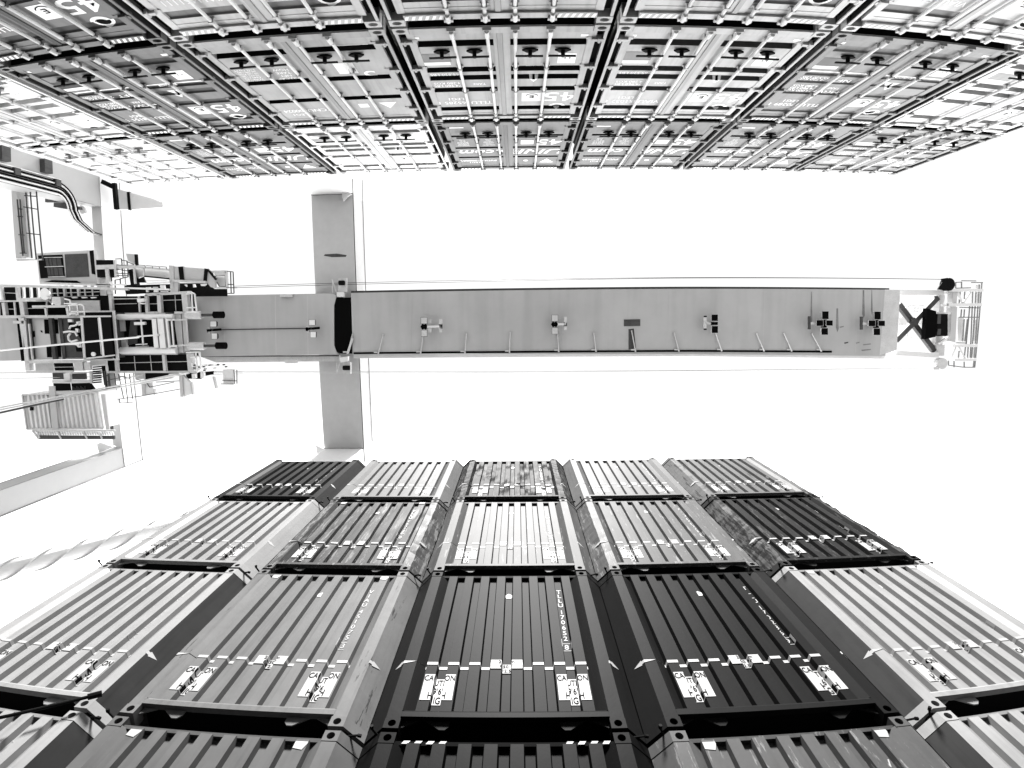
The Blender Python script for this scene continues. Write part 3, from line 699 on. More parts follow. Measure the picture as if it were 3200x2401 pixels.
# boom hinge, with a black slab painting in the shade of its gap
b = MB(); slab(b, cN, [(780, 752), (864, 752), (870, 1058), (802, 1058), (782, 1040), (776, 800)], ZBM + .03, .2); hinge = cpart('hinge_gap_shade', b, BLACK)
b = MB(); slab(b, cN, [(790, 722), (828, 722), (828, 748), (792, 748)], ZBM - .2, .3); slab(b, cN, [(808, 1080), (852, 1074), (850, 1100), (812, 1108)], ZBM - .2, .3); cpart('hinge_lug', b, CW, hinge)
b = MB(); line(b, cN, (848, 1056), (876, 975), ZBM - .2, .12); line(b, cN, (764, 652), (788, 720), ZBM - .1, .07); line(b, cN, (766, 655), (768, 725), ZBM - .1, .05); line(b, cN, (790, 1165), (806, 1105), ZBM - .1, .07); line(b, cN, (790, 1108), (791, 1165), ZBM - .1, .05); cpart('latch_link', b, CL, hinge)
b = MB(); rect(b, cN, 798, 646, 844, 722, ZBM - .1, .2); rect(b, cN, 824, 1105, 866, 1170, ZBM - .1, .2); cpart('sheave_bracket', b, CL, hinge)
b = MB(); rod(b, cN, (803, 672), (832, 672), ZBM - .25, .16, None, 12); rod(b, cN, (826, 1136), (862, 1136), ZBM - .25, .16, None, 12); cpart('sheave', b, CD, hinge)
# flood lamps under the boom
def lamp_heads(c, cx, cy, kind, parent):
    f = MB(); Z = ZBM - .75
    z0 = at(*c(cx, cy), ZBM)
    f.tube(z0, at(*c(cx, cy), Z + .1), .07, 8)
    L = cpart('floodlight', f, CD)
    def P(dx, dy): return (cx + dx, cy + dy)
    def head(dx0, dy0, dx1, dy1, mt):
        h = MB(); lo = [at(*c(*P(x, y)), Z) for x, y in ((dx0, dy0), (dx1, dy0), (dx1, dy1), (dx0, dy1))]
        m = sum(lo, Vector()) / 4; hi = [m + (p - m) * .62 + Vector((0, 0, .32)) for p in lo]; h.hull4(lo, hi)
        o = cpart('lamp_head', h, CL if mt is BLACK else CM_, L)
        g2 = MB(); g2.hull4([m + (p - m) * .9 - Vector((0, 0, .012)) for p in lo], [m + (p - m) * .9 - Vector((0, 0, .002)) for p in lo]); g2v = g2
        return o, g2v, mt
    def br(segs, w, mt, nm='lamp_bracket'):
        r = MB()
        for p, q_ in segs: line(r, c, P(*p), P(*q_), Z + .15, w)
        cpart(nm, r, mt, L)
    return head, br, L
def lens(g2, mt, L): cpart('lamp_glass', g2, mt, L)
for c, cx, cy in ((cN, 120, 930), (cN, 660, 922)):
    head, br, L = lamp_heads(c, cx, cy, 0, girder)
    for a in ((-22, -50, 14, -18), (-14, 16, 18, 50)): o, g2, mt = head(*a, CL); lens(g2, WHITE, L)
    br([((-40, 2), (34, -4)), ((-32, -8), (-32, 14))], .16, BLACK); br([((-36, -8), (-24, -8)), ((-34, 14), (-22, 14)), ((-14, 2), (-2, 2))], .14, CL)
for c, cx, cy, a, bb in ((cK, 552, 345, 36, 105), (cK, 1374, 330, 0, 68)):
    head, br, L = lamp_heads(c, cx, cy, 1, boom)
    for s in ((-20, -60, 22, -18), (-18, 20, 22, 62)): o, g2, mt = head(*s, CL); lens(g2, CL, L)
    br([((-16, -10), (16, 10)), ((-16, 10), (16, -10))], .22, BLACK); br([((20, 0), (bb, -2))], .14, CW); br([((bb, -48), (bb, 36))], .18, CL); br([((bb, -15), (bb, 12))], .2, BLACK)
    if a: br([((a, -46), (a, -22)), ((a, 10), (a, 36))], .2, CL)
head, br, L = lamp_heads(cM, 268, 425, 2, boom)
for s in ((-22, -58, 22, -14), (-20, 14, 22, 62)): o, g2, mt = head(*s, BLACK); lens(g2, BLACK, L)
br([((-30, 0), (20, 0))], .2, BLACK); br([((-58, -46), (-58, 36)), ((-56, -5), (-24, 2))], .16, CL); br([((-66, -44), (-50, -44)), ((-66, 36), (-50, 36))], .1, BLACK)
for cx, cy in ((962, 424), (1290, 426)):
    head, br, L = lamp_heads(cM, cx, cy, 3, boom)
    for s in ((-20, -78, 24, -24), (-24, 28, 20, 74), (-56, -22, -10, 18), (6, -20, 50, 16)): o, g2, mt = head(*s, BLACK); lens(g2, BLACK, L)
    br([((-18, 0), (18, 0)), ((0, -24), (0, 28))], .26, BLACK); br([((-96, -44), (-96, 38))], .14, CM_); br([((-92, 0), (-56, 0))], .16, CL)
# boom tip frame
Zt = ZBM + .4
tip = MB()
slab(tip, cE, [(255, 322), (930, 330), (930, 402), (262, 405)], Zt, .5); slab(tip, cE, [(200, 1245), (850, 1285), (850, 1360), (190, 1318)], Zt, .5); tip = cpart('boom_tip', tip, CW)
b = MB(); line(b, cE, (255, 540), (800, 1260), Zt + .3, .34); line(b, cE, (210, 1100), (850, 440), Zt + .1, .34); cpart('cross_brace', b, CM_, tip)
b = MB(); slab(b, cE, [(440, 770), (470, 740), (560, 790), (520, 880), (470, 880)], Zt + .05, .08); cpart('gusset', b, CM_, tip)
b = MB(); slab(b, cE, [(865, 400), (940, 400), (905, 1160), (790, 1160), (850, 700)], Zt + .2, .6); slab(b, cE, [(800, 1160), (940, 1160), (930, 1330), (850, 1330)], Zt + .2, .5); cpart('end_beam', b, CL, tip)
b = MB(); slab(b, cE, [(670, 605), (810, 650), (800, 1040), (640, 1078)], Zt - .5, .4); cpart('sheave_box', b, BLACK, tip)
b = MB(); rect(b, cE, 825, 690, 985, 1030, Zt - .4, .4); cpart('sheave_box', b, CD, tip)
for y0, y1 in ((690, 840), (920, 1010)):
    b = MB(); slab(b, cE, [(838, y0), (884, y0), (876, y1), (828, y1)], Zt - .46, .05); cpart('sheave', b, CM_, tip)
b = MB(); slab(b, cE, [(1045, 585), (1130, 585), (1100, 1125), (1020, 1110)], Zt - .1, .5); slab(b, cE, [(1005, 350), (1135, 350), (1120, 530), (1060, 530), (1060, 380), (1005, 380)], Zt - .1, .5); cpart('end_beam', b, CG, tip)
for c1, mt, zz in ((0, CD, 0), (1, CL, 0)):
    b = MB(); p = at(*cE(1010 if c1 == 0 else 905, 240 if c1 == 0 else 1450), Zt - .5); b.tube(p, p + Vector((0, 0, .4)), .45 if c1 == 0 else .40, 24); s_ = cpart('rope_sheave', b, mt, tip)
    b = MB()
    if c1 == 0: slab(b, cE, [(890, 155), (985, 140), (1000, 240), (940, 330), (830, 318), (905, 205)], Zt - .6, .09)
    else: slab(b, cE, [(770, 1500), (850, 1500), (860, 1540), (770, 1540)], Zt - .6, .3)
    cpart('sheave_cover', b, mt, s_)
b = MB()
for y in (330, 550, 1175, 1388): line(b, cE, (1000 if y < 1000 else 1090, y), (1530 - (y - 330) * .1, y), Zt - .2, .2)
for p, r in (((1140, 350), (1210, 530)), ((1340, 350), (1220, 530)), ((1040, 1350), (1110, 1190)), ((1250, 1370), (1150, 1190)), ((900, 560), (1110, 570)), ((820, 680), (1030, 680)), ((860, 1145), (1000, 1045))): line(b, cE, p, r, Zt - .1, .14)
plat = cpart('tip_platform', b, CW)
b = MB()
for p, r in (((1510, 210), (1400, 1510)), ((1325, 570), (1270, 1150)), ((1370, 340), (1330, 1370)), ((1180, 340), (1160, 560)), ((1420, 340), (1350, 1380)), ((1120, 1132), (1270, 1135)), ((1170, 590), (1480, 600)), ((1160, 742), (1470, 742)), ((1200, 620), (1190, 740)), ((1245, 620), (1235, 740)), ((1240, 770), (1215, 1110)), ((1290, 770), (1250, 1110)), ((1110, 210), (1110, 300)), ((1110, 210), (1200, 205)), ((1110, 298), (1340, 292)), ((1200, 205), (1200, 300)), ((1200, 185), (1420, 188)), ((1350, 212), (1522, 212)), ((1000, 1405), (1000, 1475)), ((1000, 1475), (1235, 1505)), ((1085, 1400), (1085, 1505)), ((1240, 1505), (1400, 1505)), ((1240, 1420), (1240, 1505)), ((1170, 1200), (1150, 1370)), ((1260, 1190), (1240, 1370)), ((1300, 1190), (1290, 1380)), ((1250, 340), (1240, 520)), ((1470, 240), (1380, 1500))): line(b, cE, p, r, Zt - .05, .065)
cpart('handrail', b, CR, plat)
for a in ((1410, 250, 1480, 530), (1135, 745, 1235, 1110), (1370, 780, 1440, 1100), (1320, 1200, 1390, 1370)):
    b = MB(); rect(b, cE, *a, Zt + .6, .05); cpart('floor_panel', b, CL, plat)
b = MB()
for p, r in (((390, 560), (700, 565)), ((390, 560), (365, 1045)), ((365, 1045), (640, 1075)), ((410, 650), (640, 655)), ((480, 600), (470, 740)), ((530, 600), (528, 700)), ((575, 605), (575, 660)), ((460, 598), (640, 602)), ((390, 560), (320, 620)), ((320, 620), (318, 720))): line(b, cE, p, r, Zt + 4.5, .05)
cpart('handrail', b, CL, plat)
b = MB(); rect(b, cE, 240, 745, 370, 860, Zt + 4.5, .3); rect(b, cE, 545, 760, 650, 860, Zt + 4.5, .3); cpart('equipment_box', b, CG, plat)
# hoist ropes along both sides
for c, p, r, mt in ((cN, (225, 690), None, CM_), (cN, (225, 699), None, CM_), (cN, (120, 1156), None, CG), (cN, (120, 1164), None, CG)):
    b = MB(); st = at(*c(*p), ZBM + .5)
    if p[1] < 900: mid = [at(1380, 878 + (p[1] - 690) * .55, ZBM + .5), at(2100, 868 + (p[1] - 690) * .2, ZBM + .5), at(2945, 873.5, ZBM + .5)]
    else: mid = [at(1380, 1162 + (p[1] - 1156) * .5, ZBM + .5), at(2150, 1158 + (p[1] - 1156) * .2, ZBM + .5), at(2920, 1151, ZBM + .5)]
    b.path([st] + mid, .019, 6); cpart('hoist_rope', b, mt)
# portal frame behind the boom hinge
Zp = ZBM + 1.0
lo = [at(*cN(650, 192), Zp), at(*cN(872, 186), Zp), at(*cN(940, 1576), Zp), at(*cN(724, 1577), Zp)]
xa = (lo[0].x + lo[3].x) / 2; xb = (lo[1].x + lo[2].x) / 2; ya, yb = lo[0].y, lo[2].y
b = MB(); b.box(xa, xb, ya, yb, Zp, Zp + 2.3); pb_ = cpart('portal_beam', b, CG)
b = MB(); slab(b, cN, [(725, 516), (790, 512), (845, 520), (840, 530), (765, 532), (720, 524)], Zp - .004, .003); cpart('stain', b, CM_, pb_)
for s, y in ((-1, ya), (1, yb)):
    b = MB(); b.box(xa + .1, xb - .1, y if s > 0 else y - 2.2, y + 2.2 if s > 0 else y, GZ, Zp + 2.2); cpart('portal_leg', b, CW)
b = MB(); slab(b, cN, [(820, 150), (872, 186), (845, 205), (828, 226), (820, 205)], Zp - .3, .1); slab(b, cN, [(676, 1555), (722, 1580), (684, 1612)], Zp - .3, .1); cpart('lifting_lug', b, CW, pb_)
b = MB(); b.tube((xb + .02, ya - 1, Zp + .05), (xb + .02, yb + 1, Zp + .05), .032, 6); cpart('edge_flange', b, CM_, pb_)
b = MB(); b.tube((xb + .03, ya - 1.5, Zp + 2.3), (xb + .03, yb + 1.5, Zp + 2.3), .028, 6); cpart('edge_flange', b, CR, pb_)
b = MB(); b.box(xa, xb, ya - .03, ya + .03, Zp - .03, Zp - .005); b.box(xa, xb, yb - .03, yb + .03, Zp - .03, Zp - .005); cpart('edge_flange', b, CM_, pb_)
# second portal frame on the left
G1, G2, G3, G4 = at(*cG(1215, 1110), ZBM), at(*cG(1335, 1110), ZBM), at(*cP(1075, 140), ZBM), at(*cP(990, 135), ZBM)
xa2 = (G1.x + G4.x) / 2; xb2 = (G2.x + G3.x) / 2; yt = at(*cG(1290, 480), ZBM).y; ybm = at(*cP(1100, 305), ZBM).y
b = MB(); b.box(xa2, xb2, yt, ybm, ZBM, ZBM + 1.9); p2 = cpart('portal_beam', b, CW)
b = MB(); b.box(xa2 + .01, xb2 - .01, yt + .05, ybm - .05, ZBM - .01, ZBM - .004); cpart('underside_shade', b, CG, p2)  # thin grey sheet paints shade on the white beam's underside
yi_t = at(*cG(1290, 880), ZBM).y; yi_b = at(*cP(1075, 140), ZBM).y
b = MB(); b.box(xa2 - .6, xb2 - .02, yt, yi_t, GZ, ZBM - .02); LEGP = paint(.42, .04, 0, .5, .3, 0, 0); legt = cpart('portal_leg', b, LEGP)
b = MB(); b.box(xa2 - .6, xb2 - .02, yi_b, ybm, GZ, ZBM - .02); legb = cpart('portal_leg', b, LEGP)
b = MB(); b.tube((xb2 + .02, yt, ZBM + 1.9), (xb2 + .02, ybm, ZBM + 1.9), .03, 6); cpart('edge_flange', b, CR, p2)
b = MB(); b.box(xb2, xb2 + .012, yi_b, ybm, ZBM - .06, ZBM); b.box(xb2, xb2 + .012, ybm - .06, ybm, ZBM, ZBM + 1.9); cpart('edge_flange', b, CR, p2)
b = MB(); b.tube((xb2, ybm, GZ), (xb2, ybm, ZBM), .035, 6); b.tube((xb2, yi_b, GZ), (xb2, yi_b, ZBM), .02, 6); b.tube((xa2 - .6, yi_b, GZ), (xa2 - .6, yi_b, ZBM), .03, 6); cpart('edge_flange', b, CR, legb)
b = MB(); b.tube((xb2, yi_t, GZ), (xb2, yi_t, ZBM), .025, 6); cpart('edge_flange', b, CR, legt)
b = MB()
for k in range(7):
    b = MB(); y = yi_t - .08 - k * .13; pts = [Vector((xb2 + .05, y, 6)), Vector((xb2 + .05, y, 31.2))]
    for i in range(1, 9):
        t = i / 8 * math.pi / 2; r = .8 + k * .13; pts.append(Vector((xb2 + .05, y + r * (1 - math.cos(t)), 31.2 + r * math.sin(t))))
    e = pts[-1]; pts += [e + Vector((0, .6 , .35)), e + Vector((0, 1.2, 1.4)), e + Vector((-.3, 1.3, 3.0))]
    b.path(pts, .046, 6); cpart('power_cable', b, CW if k in (0, 2, 5) else BLACK, legt)
b = MB(); b.box(xb2 - .015, xb2 + .09, yi_t - 1.05, yi_t - 1.0, 6, 31.5); b.box(xb2 - .015, xb2 + .09, yi_t - .05, yi_t - .01, 6, 31.2); cpart('cable_tray', b, CW, legt)
b = MB()
for z in range(9, 33, 3): b.box(xb2 - .02, xb2 + .35, yt + .1, yt + .9, z, z + .6); b.box(xb2 - .02, xb2 + .2, yt + 1.1, yt + 1.5, z + 1, z + 1.4)
cpart('cable_clamps', b, CM_, legt)
b = MB(); slab(b, cG, [(1550, 640), (2050, 780), (2160, 820), (2165, 885), (1720, 918), (1550, 912)], ZBM + .9, .3); cpart('side_arm', b, CW, p2)
b = MB(); line(b, cG, (1700, 680), (1720, 918), ZBM + .85, .2); line(b, cG, (1505, 560), (1535, 910), ZBM - .1, .25); line(b, cG, (1345, 540), (1490, 610), ZBM - .2, .3); cpart('stiffener', b, CD, p2)
b = MB(); slab(b, cG, [(600, 770), (700, 790), (860, 815), (600, 818)], 33, .2); slab(b, cG, [(715, 825), (860, 825), (1060, 880), (1060, 915), (940, 918), (712, 880)], 33, .25); cpart('lamp_shelf', b, CM_, legt)
b = MB(); slab(b, cG, [(1065, 860), (1110, 880), (1140, 960), (1095, 980), (1060, 950)], 34, .15); slab(b, cP, [(835, 110), (860, 95), (990, 130), (855, 180)], 33.5, .15); cpart('lifting_lug', b, CW, p2)
# walkway hanging off the left leg
Zw = 30.0
b = MB(); slab(b, cG, [(125, 60), (190, 100), (290, 1565), (215, 1565)], Zw, .3); slab(b, cG, [(0, 190), (140, 190), (140, 245), (0, 262)], Zw - .2, .3); slab(b, cG, [(0, 515), (175, 512), (170, 570), (0, 585)], Zw - .2, .3); slab(b, cG, [(215, 1572), (470, 1578), (560, 1570), (560, 1586), (230, 1600)], Zw - .1, .1); wk = cpart('access_walkway', b, CG)
b = MB(); slab(b, cG, [(235, 140), (290, 160), (388, 1555), (335, 1555)], Zw + .1, .3); slab(b, cG, [(190, 130), (225, 140), (240, 760), (205, 760)], Zw + .1, .2); cpart('side_beam', b, CG, wk)
b = MB()
for p, r in (((308, 260), (420, 1560)), ((368, 230), (478, 1580)), ((448, 240), (565, 1590)), ((285, 300), (450, 345)), ((320, 730), (480, 740)), ((310, 880), (497, 912)), ((350, 1230), (528, 1250)), ((225, 780), (300, 1530)), ((262, 780), (320, 1500)), ((232, 1005), (300, 1012)), ((245, 1250), (318, 1255)), ((262, 1495), (345, 1495)), ((235, 905), (290, 910))): line(b, cG, p, r, Zw - .1, .06)
cpart('handrail', b, CM_, wk)
b = MB(); slab(b, cG, [(0, 262), (110, 262), (110, 510), (0, 500)], Zw + 1, .1); cpart('underside_plate', b, CD, wk)
# cabinet house beside the second portal, upper side
Zc = 33.5
cab = MB(); slab(cab, cA, [(630, 180), (1610, 122), (1650, 560), (1680, 700), (690, 705)], Zc + .6, .25)
cab = cpart('cabinet_house', cab, CG)
b = MB(); slab(b, cA, [(655, 215), (1075, 200), (1120, 590), (700, 612)], Zc + .55, .04); slab(b, cA, [(1545, 135), (1610, 125), (1645, 545), (1585, 530)], Zc + .55, .04); cpart('window', b, CD, cab)
b = MB(); slab(b, cA, [(1115, 195), (1500, 180), (1535, 580), (1145, 595)], Zc + .55, .04); cpart('window', b, CM_, cab)
for y0 in (262, 425):
    for x0, x1 in ((780, 830), (840, 885), (895, 965), (975, 1045)):
        b = MB(); d = (y0 - 262) * .17; slab(b, cA, [(x0 + d, y0), (x1 + d, y0), (x1 + d + 22, y0 + 140), (x0 + d + 22, y0 + 140)], Zc + .5, .04); cpart('louvre', b, CM_, cab)
b = MB(); line(b, cA, (775, 412), (1095, 402), Zc + .45, .05); line(b, cA, (830, 588), (1120, 580), Zc + .45, .06); line(b, cA, (760, 250), (1075, 245), Zc + .45, .04); cpart('window_bar', b, CL, cab)
b = MB(); slab(b, cA, [(900, 640), (1320, 650), (1390, 690), (700, 690)], Zc + .5, .06); cpart('lower_panel', b, BLACK, cab)
# corrugated electrical house, lower left
Ze = 32.0
b = MB()
N = 34
top = [(190 + (840 - 190) * i / N, 925 - 20 * i / N) for i in range(N + 1)]; bot = [(228 + (890 - 228) * i / N, 1222 - 8 * i / N) for i in range(N + 1)]
vs = []
for i in range(N + 1):
    dz = .0 if i % 2 else .12; vs += [at(*cF(*top[i]), Ze + dz), at(*cF(*bot[i]), Ze + dz)]
b.add(vs, [(2*i, 2*i+2, 2*i+3, 2*i+1) for i in range(N)]); slab(b, cF, [(190, 925), (840, 905), (890, 1214), (228, 1222)], Ze + .15, 2.6)
eh = cpart('electrical_house', b, CW)
b = MB(); slab(b, cF, [(420, 850), (470, 850), (505, 1225), (450, 1228)], Ze - .1, .09); slab(b, cF, [(870, 920), (905, 920), (945, 1225), (915, 1228)], Ze - .1, .09); cpart('post', b, CG, eh)
b = MB(); line(b, cF, (190, 925), (840, 905), Ze - .05, .1); line(b, cF, (190, 925), (230, 1222), Ze - .05, .1); line(b, cF, (230, 1222), (890, 1214), Ze - .05, .1); line(b, cF, (840, 905), (890, 1214), Ze - .05, .1); cpart('frame', b, CL, eh)
b = MB(); rect(b, cF, 258, 1030, 284, 1060, Ze - .08, .07); cpart('window', b, CD, eh)
b = MB(); slab(b, cF, [(330, 1275), (985, 1280), (985, 1308), (330, 1308)], Ze - .6, .12); pl = cpart('platform', b, CM_, eh)
b = MB()
for i in range(30): x = 335 + i * 21.5; slab(b, cF, [(x, 1240), (x + 8, 1240), (x + 22, 1272), (x + 14, 1272)], Ze - .5, .1)
for p, r in (((280, 1235), (330, 1305)), ((315, 1235), (340, 1300)), ((490, 1240), (525, 1305)), ((715, 1240), (750, 1305)), ((860, 1260), (880, 1305)), ((280, 1235), (990, 1232))): line(b, cF, p, r, Ze - .65, .1)
cpart('grating', b, CL, pl)
# stays, ropes crossing from the left edge
for c, p, r, z, z2, rr, mt in ((cF, (0, 1035), (1620, 735), 30, 34, .05, CL), (cF, (0, 1055), (1500, 775), 30, 34, .05, CL), (cF, (0, 1080), (1040, 855), 30, 34, .07, CM_), (cC, (0, 752), (2400, 520), 31.6, 32.0, .06, WHITE), (cF, (0, 735), (2100, 725), 34, 35, .03, CG), (cF, (0, 785), (2100, 745), 34, 35, .02, CG)):
    b = MB(); rod(b, c, p, r, z, rr, z2); cpart('stay_cable', b, mt)

# ------------------------------------------------------------------ trolley with operator cab, hung under the girder
trolley = thing('crane_trolley', 'dark crane trolley with glass floored cab and railings under the boom', 'crane trolley', at(250, 1020, 34))
bpy.context.view_layer.update()
def tpart(name, b, mat, parent=None):
    p = parent or trolley; o = None
    for piece in b.split():
        q_ = piece.build(name, mat); o = o or q_
        q_.parent = p; q_.matrix_parent_inverse = trolley.matrix_world.inverted() if p is trolley else Matrix.Identity(4)
    return o
Z1, Z2, Z3 = 34.25, 33.9, 33.4
# upper walkway
b = MB()
for x0, x1 in ((45, 278), (318, 372), (440, 500), (565, 625), (690, 1725)): slab(b, cA, [(x0, 762), (x1, 762), (x1 + 12, 990), (x0 + 12, 990)], Z1, .06)
slab(b, cA, [(1720, 800), (1890, 800), (1935, 1170), (1740, 1170)], Z1, .06); up = tpart('upper_walkway', b, CD)
b = MB(); slab(b, cA, [(262, 765), (312, 765), (330, 990), (285, 990)], Z2, .2); slab(b, cA, [(0, 995), (850, 985), (900, 1070), (840, 1005), (0, 1020)], Z2, .2); line(b, cA, (0, 735), (2212, 800), Z2 - .2, .16); line(b, cA, (690, 690), (1910, 730), Z2 - .2, .13); line(b, cA, (15, 750), (50, 1000), Z2, .16)
for x in (860, 985, 1100, 1215, 1340, 1455, 1585): line(b, cA, (x, 780), (x + 16, 920), Z2 + .1, .07 if x % 2 else .16)
for x in (385, 510, 635): line(b, cA, (x, 765), (x + 12, 935), Z2 + .1, .05)
tpart('side_frame', b, CL, up)
b = MB()
for x in (1230, 1400, 1560): slab(b, cA, [(x, 935), (x + 90, 932), (x + 100, 948), (x + 20, 955)], Z2, .1)
for x in (1000, 1110, 1210, 1440, 1560): slab(b, cA, [(x, 735), (x + 40, 735), (x + 46, 755), (x + 6, 755)], Z2 - .1, .1)
tpart('rollers', b, WHITE, up)
b = MB(); slab(b, cA, [(1710, 590), (1840, 590), (1840, 720), (1725, 720)], Z1, .3); slab(b, cA, [(1720, 790), (1840, 790), (1840, 910), (1735, 905)], Z1 - .1, .3); tpart('motor', b, CG, up)
b = MB()
for x0, x1 in ((10, 66), (84, 256), (262, 355), (395, 795), (800, 1150)): slab(b, cA, [(x0 - 12, 1012), (x1 - 12, 1012), (x1, 1262), (x0, 1262)], Z1, .06)
md = tpart('middle_walkway', b, BLACK)
b = MB(); line(b, cA, (50, 1030), (80, 1265), Z2, .26); line(b, cA, (240, 1020), (265, 1262), Z2, .1); line(b, cA, (360, 1010), (395, 1265), Z2, .34); line(b, cA, (805, 1010), (790, 1262), Z2, .1); line(b, cA, (0, 1275), (1960, 1272), Z2, .2); line(b, cA, (555, 1100), (1165, 1092), Z3, .17); line(b, cA, (1150, 1095), (1180, 1265), Z3, .2); line(b, cA, (775, 1105), (795, 1262), Z3, .12); tpart('side_frame', b, CL, md)
b = MB(); slab(b, cA, [(1200, 1000), (1715, 992), (1732, 1168), (1215, 1180)], Z1 - .1, .06); tpart('floor_panel', b, CL, md)
b = MB()
for p, r in (((1170, 1080), (1390, 1060)), ((1390, 1060), (1440, 1085)), ((1440, 1085), (1460, 1240)), ((1330, 1060), (1345, 1240)), ((1180, 1190), (1455, 1188)), ((1200, 1060), (1210, 1250)), ((1110, 965), (1200, 985)), ((1100, 1045), (1330, 1050)), ((1200, 985), (1215, 1045)), ((1220, 1222), (1310, 1222)), ((1310, 1222), (1320, 1250))): line(b, cA, p, r, Z3, .09)
tpart('handrail', b, WHITE, md)
b = MB(); p = at(*cA(775, 880), Z3); b.tube(p, p + Vector((0, 0, .25)), .42, 16, .25); lt = tpart('searchlight', b, WHITE)
b = MB(); slab(b, cA, [(905, 930), (1040, 930), (1055, 1070), (960, 1075), (890, 1020)], Z3, .35); slab(b, cA, [(330, 955), (700, 940), (880, 955), (880, 975), (340, 990)], Z3 + .1, .2); line(b, cA, (800, 890), (880, 960), Z3, .15); tpart('lamp_mount', b, CL, lt)
# right part of the walkway with end basket
b = MB(); slab(b, cB, [(225, 735), (660, 735), (760, 990), (255, 990)], Z1, .06); slab(b, cB, [(690, 730), (965, 722), (980, 990), (700, 990)], Z1, .06); slab(b, cB, [(1005, 718), (1370, 700), (1390, 975), (1020, 990)], Z1, .06); slab(b, cB, [(1410, 705), (1555, 700), (1565, 965), (1425, 970)], Z1, .04); rw = tpart('right_walkway', b, CD)
b = MB()
for p, r, w_ in (((780, 715), (800, 1040), .2), ((980, 705), (1000, 1040), .26), ((1380, 690), (1410, 985), .4), ((665, 735), (685, 990), .12), ((880, 700), (1480, 672), .16), ((770, 712), (880, 705), .18), ((1230, 990), (1520, 998), .14), ((205, 600), (235, 960), .22), ((460, 1018), (760, 1012), .16), ((800, 1010), (920, 1005), .26), ((930, 985), (1000, 1035), .14), ((1020, 1012), (1080, 1010), .12)): line(b, cB, p, r, Z2, w_)
tpart('side_frame', b, CL, rw)
b = MB()
for p, r in (((1490, 675), (1545, 700)), ((1545, 700), (1575, 975)), ((1575, 975), (1420, 985)), ((1420, 915), (1565, 912)), ((1410, 700), (1500, 690)), ((1500, 700), (1510, 970))): line(b, cB, p, r, Z3, .08)
slab(b, cB, [(1430, 655), (1475, 652), (1480, 690), (1432, 692)], Z3, .2); tpart('handrail', b, WHITE, rw)
b = MB(); slab(b, cB, [(640, 775), (750, 768), (752, 820), (650, 830)], Z3 + .1, .25); slab(b, cB, [(680, 835), (770, 845), (765, 858), (690, 855)], Z3 + .1, .1); tpart('floodlight', b, WHITE, rw)
# hoist opening: machinery between the two white tubes
b = MB(); slab(b, cD, [(300, 195), (1240, 80), (1460, 700), (340, 650)], Z1 + .1, .05); hm = tpart('hoist_frame', b, CD)
b = MB(); rod(b, cD, (225, 155), (1225, 152), Z2, .2, None, 10); rod(b, cD, (345, 683), (1270, 678), Z2, .24, None, 10); line(b, cD, (300, 185), (990, 175), Z2 + .05, .2); tpart('tube', b, WHITE, hm)
b = MB()
for p, r, w_ in (((905, 185), (945, 640), .32), ((1005, 180), (1050, 645), .42), ((700, 190), (735, 600), .08), ((1100, 180), (1150, 640), .14), ((1180, 190), (1215, 600), .08), ((1110, 205), (1230, 200), .1), ((595, 260), (760, 255), .2), ((640, 465), (1005, 436), .1), ((1150, 615), (1260, 610), .12), ((620, 590), (800, 580), .06)): line(b, cD, p, r, Z3 + .2, w_)
tpart('cross_bar', b, WHITE, hm)
b = MB(); slab(b, cD, [(1225, 85), (1330, 85), (1375, 715), (1300, 720), (1240, 300)], Z2 + .1, .2); slab(b, cD, [(1345, 85), (1400, 95), (1445, 690), (1390, 695)], Z2 + .1, .2); slab(b, cD, [(320, 205), (425, 200), (440, 380), (330, 385)], Z2 + .1, .2); slab(b, cD, [(335, 490), (470, 510), (480, 640), (345, 645)], Z2 + .1, .2); slab(b, cD, [(620, 620), (800, 605), (810, 650), (600, 655)], Z2, .2); tpart('end_plate', b, CG, hm)
b = MB(); slab(b, cD, [(1060, 190), (1100, 190), (1140, 640), (1080, 640)], Z2 + .2, .1); slab(b, cD, [(1120, 210), (1200, 205), (1240, 600), (1155, 605)], Z2 + .2, .1); slab(b, cD, [(540, 200), (630, 200), (640, 560), (500, 600)], Z2 + .2, .1); tpart('gear_cover', b, CM_, hm)
b = MB(); line(b, cD, (1240, 205), (1410, 198), Z3 + .3, .1); line(b, cD, (1280, 605), (1450, 595), Z3 + .3, .12); line(b, cD, (1410, 110), (1450, 690), Z3 + .3, .06); tpart('cross_bar', b, CL, hm)
for y, dx in ((128, 0), (612, 40)):
    b = MB(); rod(b, cD, (1420 + dx, y), (1662 + dx, y), Z2, .27, None, 14); bf = tpart('buffer', b, CL)
    b = MB(); rod(b, cD, (1660 + dx, y), (1860 + dx, y - 4), Z2, .1, None, 10); tpart('piston', b, CM_, bf)
    b = MB(); rod(b, cD, (1855 + dx, y - 5), (2000 + dx, y - 6), Z2, .24, None, 12); tpart('buffer_head', b, BLACK, bf)
b = MB()
